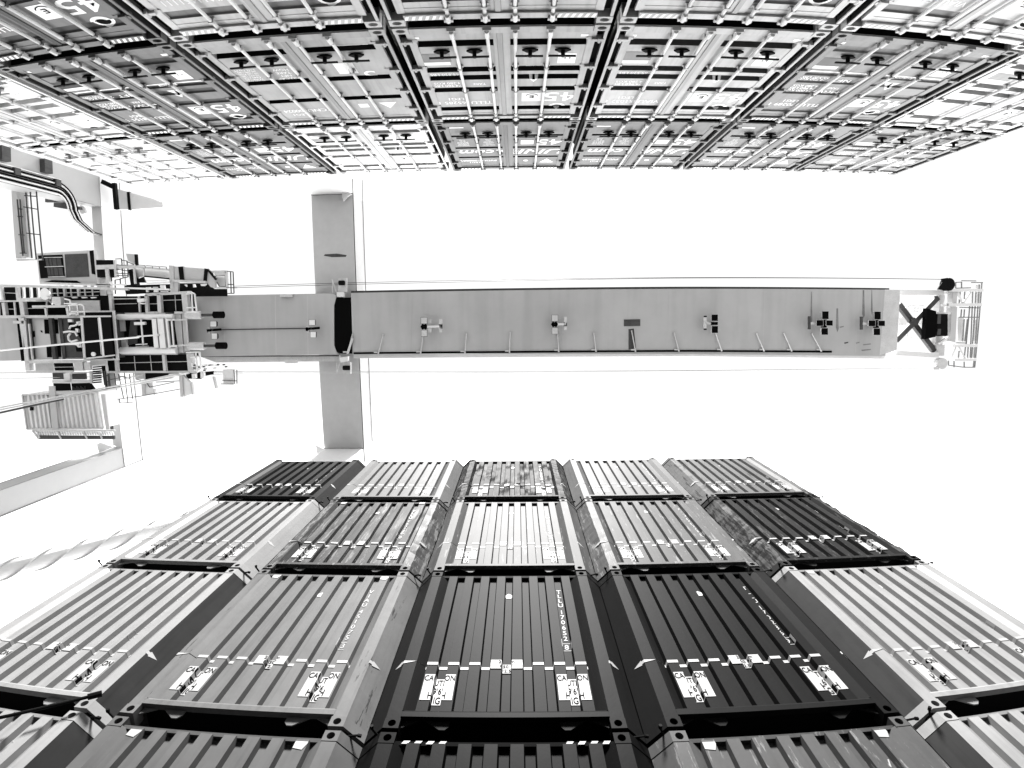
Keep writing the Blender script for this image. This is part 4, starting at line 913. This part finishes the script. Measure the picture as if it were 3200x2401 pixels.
for c, p, r in ((cB, (1040, 730), (1060, 970)), (cB, (1240, 720), (1255, 965)), (cB, (250, 860), (640, 850)), (cB, (700, 860), (975, 852)), (cB, (1015, 800), (1375, 790)), (cA, (60, 860), (275, 868)), (cA, (700, 950), (1700, 905)), (cA, (420, 1130), (780, 1128)), (cA, (90, 1140), (250, 1142)), (cD, (360, 880), (1070, 862)), (cD, (1090, 862), (1450, 855)), (cD, (600, 770), (620, 1005)), (cD, (850, 755), (875, 1005)), (cC, (940, 1040), (1255, 1035)), (cC, (1500, 330), (1700, 325)), (cC, (1745, 500), (1900, 495)), (cC, (1480, 480), (1715, 470))):
    b.tube(at(*c(*p), Z2 + .2), at(*c(*r), Z2 + .2), .022, 6)
for c, p, r in ((cA, (700, 880), (1720, 840)), (cD, (330, 1150), (760, 1060)), (cB, (240, 780), (660, 772))): b.tube(at(*c(*p), Z2 + .1), at(*c(*r), Z2 + .1), .03, 6)
tpart('conduit', b, CL, hm)
# grey underside plate with four openings, left
b = MB(); slab(b, cC, [(500, 195), (1060, 190), (1135, 900), (580, 905)], Z1, .1); mp_ = tpart('machinery_floor', b, CG)
b = MB()
for x0, y0, x1, y1 in ((760, 215, 845, 462), (895, 212, 1005, 458), (800, 660, 890, 868), (940, 640, 1055, 865)): slab(b, cC, [(x0, y0), (x1 - 8, y0), (x1 + 8, y1), (x0 + 14, y1)], Z1 - .02, .015)
slab(b, cC, [(560, 415), (600, 412), (608, 518), (568, 520)], Z1 - .02, .015); slab(b, cC, [(695, 405), (725, 405), (742, 440), (715, 440)], Z1 - .02, .015); tpart('opening', b, BLACK, mp_)  # black plates stand for the darkness inside the openings
b = MB(); line(b, cC, (860, 190), (940, 905), Z2 + .1, .28); line(b, cC, (470, 200), (540, 905), Z2 + .1, .3); slab(b, cC, [(1000, 190), (1062, 188), (1140, 895), (1082, 900)], Z1 - .06, .03); tpart('beam', b, CM_, mp_)
b = MB(); slab(b, cC, [(285, 182), (330, 182), (420, 930), (370, 935)], Z1, .1); tpart('gap', b, BLACK, mp_)  # black plate in place of a shaded gap
b = MB(); line(b, cC, (355, 290), (415, 700), Z2, .17); line(b, cC, (400, 180), (480, 1095), Z2, .36); line(b, cC, (495, 290), (555, 900), Z2, .12); line(b, cC, (225, 262), (410, 262), Z2, .2); slab(b, cC, [(310, 190), (410, 185), (415, 235), (330, 240)], Z3 + .3, .2); tpart('beam', b, CL, mp_)
b = MB(); slab(b, cC, [(1075, 195), (1385, 190), (1450, 870), (1140, 880)], Z1 + .02, .06); tb = tpart('machinery_bay', b, CM_)
b = MB(); slab(b, cC, [(1180, 260), (1390, 330), (1420, 600), (1350, 480), (1200, 400)], Z1 - .03, .03); slab(b, cC, [(1300, 640), (1430, 640), (1440, 770), (1320, 770)], Z1 - .03, .03); tpart('opening', b, BLACK, tb)  # black plates painted as the shade within the bay
b = MB()
for pts in ([(1170, 210), (1240, 215), (1245, 255), (1175, 262)], [(1310, 255), (1380, 245), (1400, 310), (1350, 320)], [(1400, 250), (1440, 290), (1470, 330), (1420, 330)], [(1300, 370), (1345, 375), (1350, 440), (1305, 435)]): slab(b, cC, pts, Z3 + .1, .15)
for pp in ([(1200, 380), (1220, 330), (1300, 320), (1370, 270)], [(1100, 435), (1190, 420), (1300, 430), (1335, 500)], [(1220, 455), (1180, 500), (1190, 570), (1230, 600)], [(1120, 640), (1300, 640), (1380, 660)], [(1230, 600), (1340, 570)], [(1420, 210), (1550, 200)], [(1430, 235), (1560, 205)], [(1490, 820), (1620, 800)]):
    b.path([at(*cC(*p), Z3 + .1) for p in pp], .07, 6)
p = at(*cC(1360, 655), Z3 + .1); b.tube(p, p + Vector((0, 0, .2)), .18, 12); p = at(*cC(1605, 815), Z3 - .9); b.tube(p, p + Vector((0, 0, .2)), .15, 12)
tpart('hoses', b, WHITE, tb)
# operator cab, lowest part
ZC = 32.6
b = MB()
fr = [[(1375, 150), (1900, 145), (1900, 172), (1375, 180)], [(1385, 175), (1425, 175), (1480, 905), (1440, 910)], [(1460, 880), (1965, 822), (1970, 845), (1465, 910)]]
for f in fr: slab(b, cC, f, ZC - .05, .12)
slab(b, cC, [(1470, 65), (1960, 60), (1968, 85), (1470, 92)], ZC + .6, .12); slab(b, cC, [(1935, 65), (1968, 62), (2042, 915), (2005, 915)], ZC + .3, .12); slab(b, cC, [(1470, 915), (2040, 890), (2042, 918), (1470, 935)], ZC + .3, .12)
cabf = tpart('operator_cab', b, CL)
b = MB(); slab(b, cC, [(1425, 182), (1700, 178), (1780, 845), (1478, 880)], ZC, .04); slab(b, cC, [(1730, 175), (1895, 172), (1960, 822), (1795, 840)], ZC, .04); slab(b, cC, [(1470, 92), (1935, 85), (2000, 890), (1970, 890), (1900, 145), (1470, 150)], ZC + .65, .04); tpart('floor_window', b, GLASS, cabf)
b = MB(); line(b, cC, (1715, 178), (1785, 840), ZC - .04, .14); line(b, cC, (1690, 185), (1750, 820), ZC - .02, .04); tpart('window_bar', b, WHITE, cabf)
lo = [at(*cC(*p), ZC + .75) for p in ((1480, 95), (1930, 90), (2000, 885), (1480, 912))]; b = MB(); b.add(lo + [p + Vector((0, 0, 1.2)) for p in lo], [(4, 5, 6, 7)] + [(i, (i+1) % 4, (i+1) % 4 + 4, i + 4) for i in range(4)]); tpart('cab_wall', b, CM_, cabf)
# lower walkway
b = MB(); slab(b, cD, [(175, 840), (305, 835), (320, 1010), (195, 1012)], Z1, .06); slab(b, cD, [(350, 765), (1050, 740), (1075, 1005), (345, 1012)], Z1, .06); slab(b, cD, [(1085, 745), (1440, 740), (1460, 1000), (1095, 1005)], Z1, .06); slab(b, cC, [(930, 970), (1250, 965), (1270, 1100), (950, 1102)], Z1, .06); slab(b, cD, [(1490, 720), (1590, 715), (1600, 765), (1495, 775)], Z1, .05); lw = tpart('lower_walkway', b, CD)
b = MB(); line(b, cD, (1048, 690), (1078, 1005), Z2, .2); line(b, cD, (1455, 730), (1482, 1000), Z2, .36); line(b, cD, (195, 1022), (1590, 1020), Z2, .13); line(b, cD, (310, 835), (335, 1160), Z2, .2); line(b, cD, (345, 740), (1270, 735), Z2, .12); line(b, cC, (440, 950), (1460, 940), Z2, .2); line(b, cC, (450, 1115), (1260, 1110), Z2, .1); tpart('side_frame', b, CL, lw)
b = MB(); slab(b, cC, [(610, 975), (920, 968), (930, 1100), (620, 1108)], Z1, .06); slab(b, cD, [(360, 708), (480, 708), (480, 722), (360, 722)], Z2, .1); slab(b, cD, [(840, 712), (1020, 708), (1020, 728), (845, 735)], Z2, .1); slab(b, cD, [(1090, 705), (1140, 705), (1140, 728), (1095, 728)], Z2, .1); tpart('floor_panel', b, CL, lw)
b = MB()
for p, r in (((1410, 712), (1620, 710)), ((1620, 710), (1645, 960)), ((1645, 960), (1580, 1020)), ((1480, 795), (1625, 775)), ((1560, 715), (1590, 1010)), ((1500, 880), (1510, 940))): line(b, cD, p, r, Z3, .08)
tpart('handrail', b, WHITE, lw)
b = MB()
for pts in ([(1270, 960), (1420, 950), (1440, 1100), (1280, 1100)], [(1450, 960), (1550, 950), (1560, 1090), (1460, 1090)]): slab(b, cC, pts, Z3, .2)
bx = tpart('winch', b, CL, lw)
# machinery on the upper right: plate girders and driver's side cab
b = MB(); slab(b, cB, [(580, 285), (1145, 330), (1160, 470), (740, 420), (640, 440), (600, 540)], Z1, .2); ug = tpart('machine_bed', b, CG)
b = MB(); slab(b, cB, [(1145, 250), (1215, 255), (1230, 670), (1170, 668)], Z2, .2); slab(b, cB, [(1215, 510), (1285, 515), (1285, 670), (1222, 668)], Z2, .2); slab(b, cB, [(1215, 265), (1745, 305), (1730, 500), (1225, 480)], Z2 + .05, .2); slab(b, cB, [(1745, 310), (1870, 470), (1870, 610), (1800, 590), (1730, 505)], Z2 + .05, .2); slab(b, cB, [(470, 65), (620, 75), (625, 240), (500, 180)], Z1, .2); tpart('side_plate', b, CG, ug)
b = MB(); line(b, cB, (545, 262), (1145, 320), Z2, .14); line(b, cB, (740, 290), (750, 420), Z2, .1); line(b, cB, (1215, 490), (1720, 515), Z2 - .1, .16); line(b, cB, (590, 285), (610, 540), Z2, .12); line(b, cB, (580, 265), (300, 270), Z2, .25); tpart('flange', b, CL, ug)
b = MB(); line(b, cB, (1320, 268), (1345, 480), Z2 - .05, .28); line(b, cB, (1725, 300), (1705, 495), Z2 - .05, .2); line(b, cB, (1750, 310), (1880, 470), Z2 - .05, .14); line(b, cB, (618, 75), (630, 250), Z1 - .05, .16); line(b, cB, (750, 420), (1150, 460), Z2, .1); line(b, cB, (545, 310), (590, 580), Z2 + .1, .4); tpart('stiffener', b, CD, ug)
b = MB(); slab(b, cB, [(600, 560), (1165, 545), (1175, 665), (610, 700)], Z1 + .1, .1); slab(b, cB, [(1285, 530), (1760, 530), (1860, 620), (2050, 620), (2055, 735), (1500, 740), (1290, 660)], Z1 + .1, .1); slab(b, cB, [(440, 560), (600, 550), (600, 700), (470, 705)], Z1 + .1, .1); slab(b, cB, [(640, 470), (740, 430), (780, 520), (630, 520)], Z1 - .1, .1); tpart('machine_cover', b, CD, ug)
b = MB()
for pts in ([(1005, 560), (1075, 560), (1080, 615), (1010, 620)], [(905, 625), (965, 622), (970, 670), (905, 672)], [(780, 595), (850, 592), (845, 610), (810, 640), (815, 670), (785, 670)], [(890, 590), (960, 590), (960, 600), (890, 600)], [(1385, 555), (1415, 548), (1418, 585)], [(1520, 545), (1545, 545), (1560, 590), (1525, 595)], [(1640, 545), (1735, 540), (1700, 575), (1650, 572)], [(1010, 650), (1115, 655), (1115, 665), (1015, 665)], [(785, 525), (1150, 500), (1160, 530), (800, 545)], [(780, 485), (1150, 475), (1150, 488), (790, 500)]): slab(b, cB, pts, Z2 - .1, .12)
line(b, cB, (440, 605), (1150, 630), Z2 - .15, .12); line(b, cB, (0, 548), (460, 555), Z2 - .2, .1); tpart('fittings', b, WHITE, ug)
b = MB(); slab(b, cB, [(1880, 400), (2040, 400), (2050, 600), (1935, 590), (1880, 500)], Z1, .2); sc = tpart('side_cabin', b, CD)
b = MB(); slab(b, cB, [(1890, 415), (2022, 412), (2028, 575), (1945, 578), (1892, 490)], Z1 - .02, .015); tpart('window', b, CG, sc)
b = MB(); line(b, cB, (1790, 350), (2040, 345), Z2, .15); line(b, cB, (2040, 345), (2055, 600), Z2, .14); line(b, cB, (1860, 385), (2020, 372), Z2, .2); line(b, cB, (1900, 600), (2060, 600), Z2, .12); tpart('frame', b, CL, sc)
b = MB()
for p, r in (((2050, 340), (2150, 352)), ((2150, 352), (2165, 690)), ((2165, 690), (2060, 690)), ((2110, 345), (2120, 690)), ((2060, 550), (2160, 550)), ((2060, 600), (2212, 602)), ((300, 150), (395, 145)), ((395, 145), (405, 250)), ((305, 240), (480, 250)), ((405, 170), (480, 180)), ((480, 180), (490, 260)), ((480, 190), (590, 235)), ((405, 290), (420, 440)), ((495, 300), (500, 430)), ((320, 310), (520, 340)), ((320, 370), (520, 385)), ((320, 410), (500, 410)), ((500, 430), (375, 460)), ((290, 480), (375, 470)), ((295, 480), (300, 700)), ((375, 460), (380, 540)), ((240, 440), (240, 500))): line(b, cB, p, r, Z2, .055)
for x in (670, 785, 895, 1005): line(b, cB, (x, 245 + (x - 670) * .07), (x + 95, 252 + (x - 670) * .07), Z2, .04); line(b, cB, (x + 95, 252 + (x - 670) * .07), (x + 105, 290 + (x - 670) * .07), Z2, .04)
tpart('handrail', b, CM_, ug)
b = MB(); slab(b, cB, [(0, 165), (270, 165), (275, 258), (5, 262)], Z2, .3); slab(b, cB, [(10, 300), (155, 295), (165, 430), (20, 440)], Z2, .3); slab(b, cB, [(190, 295), (290, 290), (310, 430), (210, 440)], Z2, .3); tpart('machine_cover', b, CD, ug)
b = MB(); line(b, cB, (0, 280), (310, 270), Z2 - .1, .3); line(b, cB, (165, 300), (205, 700), Z2 - .1, .26); slab(b, cB, [(270, 165), (300, 165), (320, 420), (290, 430)], Z2 - .05, .2); tpart('flange', b, CL, ug)
# machinery on the lower right side, under the walkway
b = MB(); slab(b, cD, [(740, 1035), (1290, 1032), (1290, 1085), (760, 1140)], Z1 + .1, .1); slab(b, cD, [(1410, 1040), (1700, 1020), (1840, 1005), (1835, 1060), (1700, 1085), (1640, 1130), (1420, 1125)], Z1 + .1, .1); lg = tpart('machine_cover', b, CD)
b = MB(); slab(b, cD, [(600, 1035), (760, 1030), (760, 1130), (620, 1130)], Z1, .15); slab(b, cD, [(1300, 1050), (1350, 1050), (1370, 1410), (1325, 1410)], Z2, .3); slab(b, cD, [(710, 1200), (765, 1200), (760, 1385), (725, 1390)], Z2, .2); slab(b, cD, [(1480, 1185), (1500, 1190), (1525, 1370), (1505, 1375)], Z2, .2); slab(b, cD, [(1825, 1095), (1850, 1100), (1892, 1270), (1872, 1275)], Z2, .2); slab(b, cD, [(895, 1290), (915, 1285), (925, 1375), (905, 1380)], Z2, .2); tpart('leg_plate', b, CG, lg)
b = MB(); slab(b, cD, [(1350, 1055), (1410, 1120), (1475, 1185), (1500, 1370), (1390, 1405), (1370, 1200)], Z2 + .1, .2); slab(b, cD, [(765, 1190), (890, 1190), (895, 1370), (780, 1385)], Z2 + .1, .2); slab(b, cD, [(1500, 1050), (1560, 1045), (1560, 1120), (1510, 1125)], Z2, .2); slab(b, cD, [(1640, 1020), (1690, 1020), (1695, 1115), (1640, 1115)], Z2, .2); slab(b, cD, [(1990, 985), (2160, 980), (2165, 1205), (2000, 1200)], Z2 + .1, .2); tpart('side_plate', b, CW, lg)
b = MB()
for p, r in (((1960, 1208), (2160, 1212)), ((2165, 985), (2175, 1210)), ((2210, 985), (2212, 1205)), ((1980, 1150), (2212, 1160)), ((350, 1050), (430, 1440)), ((440, 1030), (490, 1440)), ((520, 1050), (570, 1440)), ((360, 1085), (520, 1120)), ((225, 1140), (380, 1110)), ((215, 1465), (700, 1400)), ((700, 1400), (1310, 1290)), ((200, 1040), (245, 1460)), ((290, 1040), (330, 1450)), ((620, 1130), (700, 1150)), ((790, 1190), (840, 1260)), ((840, 1260), (1220, 1180)), ((940, 1180), (1310, 1160)), ((360, 1440), (370, 1508)), ((490, 1440), (495, 1508)), ((370, 1508), (570, 1500))): line(b, cD, p, r, Z2, .045)
tpart('handrail', b, CM_, lg)
b = MB(); line(b, cD, (700, 1165), (1290, 1050), Z2 - .1, .1); line(b, cD, (700, 1190), (1450, 1035), Z2 - .1, .12); slab(b, cD, [(1140, 1050), (1250, 1045), (1250, 1090), (1140, 1095)], Z2 - .15, .2)
for x, y in ((1540, 920), (1620, 915), (1700, 905), (1790, 900), (1870, 905), (1690, 960), (1830, 950), (1560, 960)): slab(b, cD, [(x, y), (x + 55, y - 6), (x + 52, y + 22), (x + 8, y + 26)], Z2 - .1, .15)
tpart('fittings', b, WHITE, lg)
b = MB()
for x, y in ((1525, 950), (1600, 935), (1670, 930), (1760, 905), (1895, 895), (1985, 898), (1680, 985), (2020, 930), (1520, 905)): slab(b, cD, [(x, y), (x + 30, y), (x + 34, y + 16), (x + 6, y + 20)], Z2 - .25, .1)
tpart('fittings', b, BLACK, lg)
# lower left: winches and stair below the cab
b = MB(); slab(b, cC, [(905, 1140), (1100, 1140), (1100, 1250), (915, 1250)], Z1, .2); slab(b, cC, [(1225, 1150), (1460, 1145), (1470, 1250), (1235, 1250)], Z1, .2); ls = tpart('stair_tower', b, CM_)
b = MB(); slab(b, cC, [(1560, 930), (1840, 925), (1845, 1010), (1565, 1015)], Z2, .1); slab(b, cC, [(900, 1262), (1560, 1258), (1560, 1310), (905, 1312)], Z2, .1); slab(b, cC, [(1095, 1150), (1205, 1145), (1210, 1270), (1110, 1275)], Z2 - .1, .2); slab(b, cC, [(1820, 1010), (1850, 1010), (1890, 1420), (1860, 1420)], Z2, .1); slab(b, cC, [(1540, 1110), (1580, 1110), (1590, 1320), (1555, 1320)], Z2, .1); tpart('frame', b, WHITE, ls)
b = MB()
for i in range(8): line(b, cC, (1600, 1040 + i * 38), (1740, 1030 + i * 38), Z2 + .1, .1)
slab(b, cC, [(1750, 1015), (1810, 1015), (1830, 1350), (1800, 1350)], Z2 + .15, .05); slab(b, cF, [(460, 825), (600, 825), (610, 900), (470, 905)], Z2, .1); slab(b, cF, [(615, 825), (780, 822), (830, 890), (625, 905)], Z2, .1); tpart('step', b, CD, ls)
b = MB()
for i in range(10): line(b, cF, (625 + i * 12, 850 + (i % 3) * 8), (628 + i * 12, 895), Z2 - .05, .05)
line(b, cF, (900, 720), (960, 1240), Z2 - .1, .12); line(b, cF, (930, 740), (975, 1240), Z2 - .1, .06)
for i in range(9): line(b, cF, (905 + i * 6, 760 + i * 52), (940 + i * 5, 758 + i * 52), Z2 - .1, .05)
tpart('ladder', b, CM_, ls)

# ------------------------------------------------------------------ tube with spiral fins on the left, behind the lower stack
CH = paint(.72, .08, 0, .6, .3, 0, 0)
P0, P1 = at(*cP(0, 1205), 24), at(*cP(1480, 798), 30)
d = (P1 - P0).normalized(); PA = P0 - d * 16; PB_ = P1 + d * 7; rad = .45
u = d.orthogonal().normalized(); v_ = d.cross(u)
L_ = (PB_ - PA).length
b = MB(); b.tube(PA, PB_, rad, 40); tb = b.build('spiral_chimney', CH, smooth=False)
for p in tb.data.polygons: p.use_smooth = len(p.vertices) == 4
tag(tb, 'pale slanting tube with spiral fins behind the lower container stack', 'chimney')
PI2 = 2 * math.pi
pitch = 5.6
for k in range(3):
    b = MB(); n = 260; vs = []; fs = []
    for i in range(n + 1):
        t = L_ * i / n; a = -PI2 * (t / pitch + k / 3); e = u * math.cos(a) + v_ * math.sin(a); c0 = PA + d * t
        vs += [c0 + e * (rad - .02), c0 + e * (rad + .11), c0 + e * (rad + .11) + d * .03, c0 + e * (rad - .02) + d * .02]
    for i in range(n):
        for j in range(4): fs.append((4*i + j, 4*i + (j+1) % 4, 4*i + 4 + (j+1) % 4, 4*i + 4 + j))
    b.add(vs, fs); b.build('spiral_fin', CH, tb)
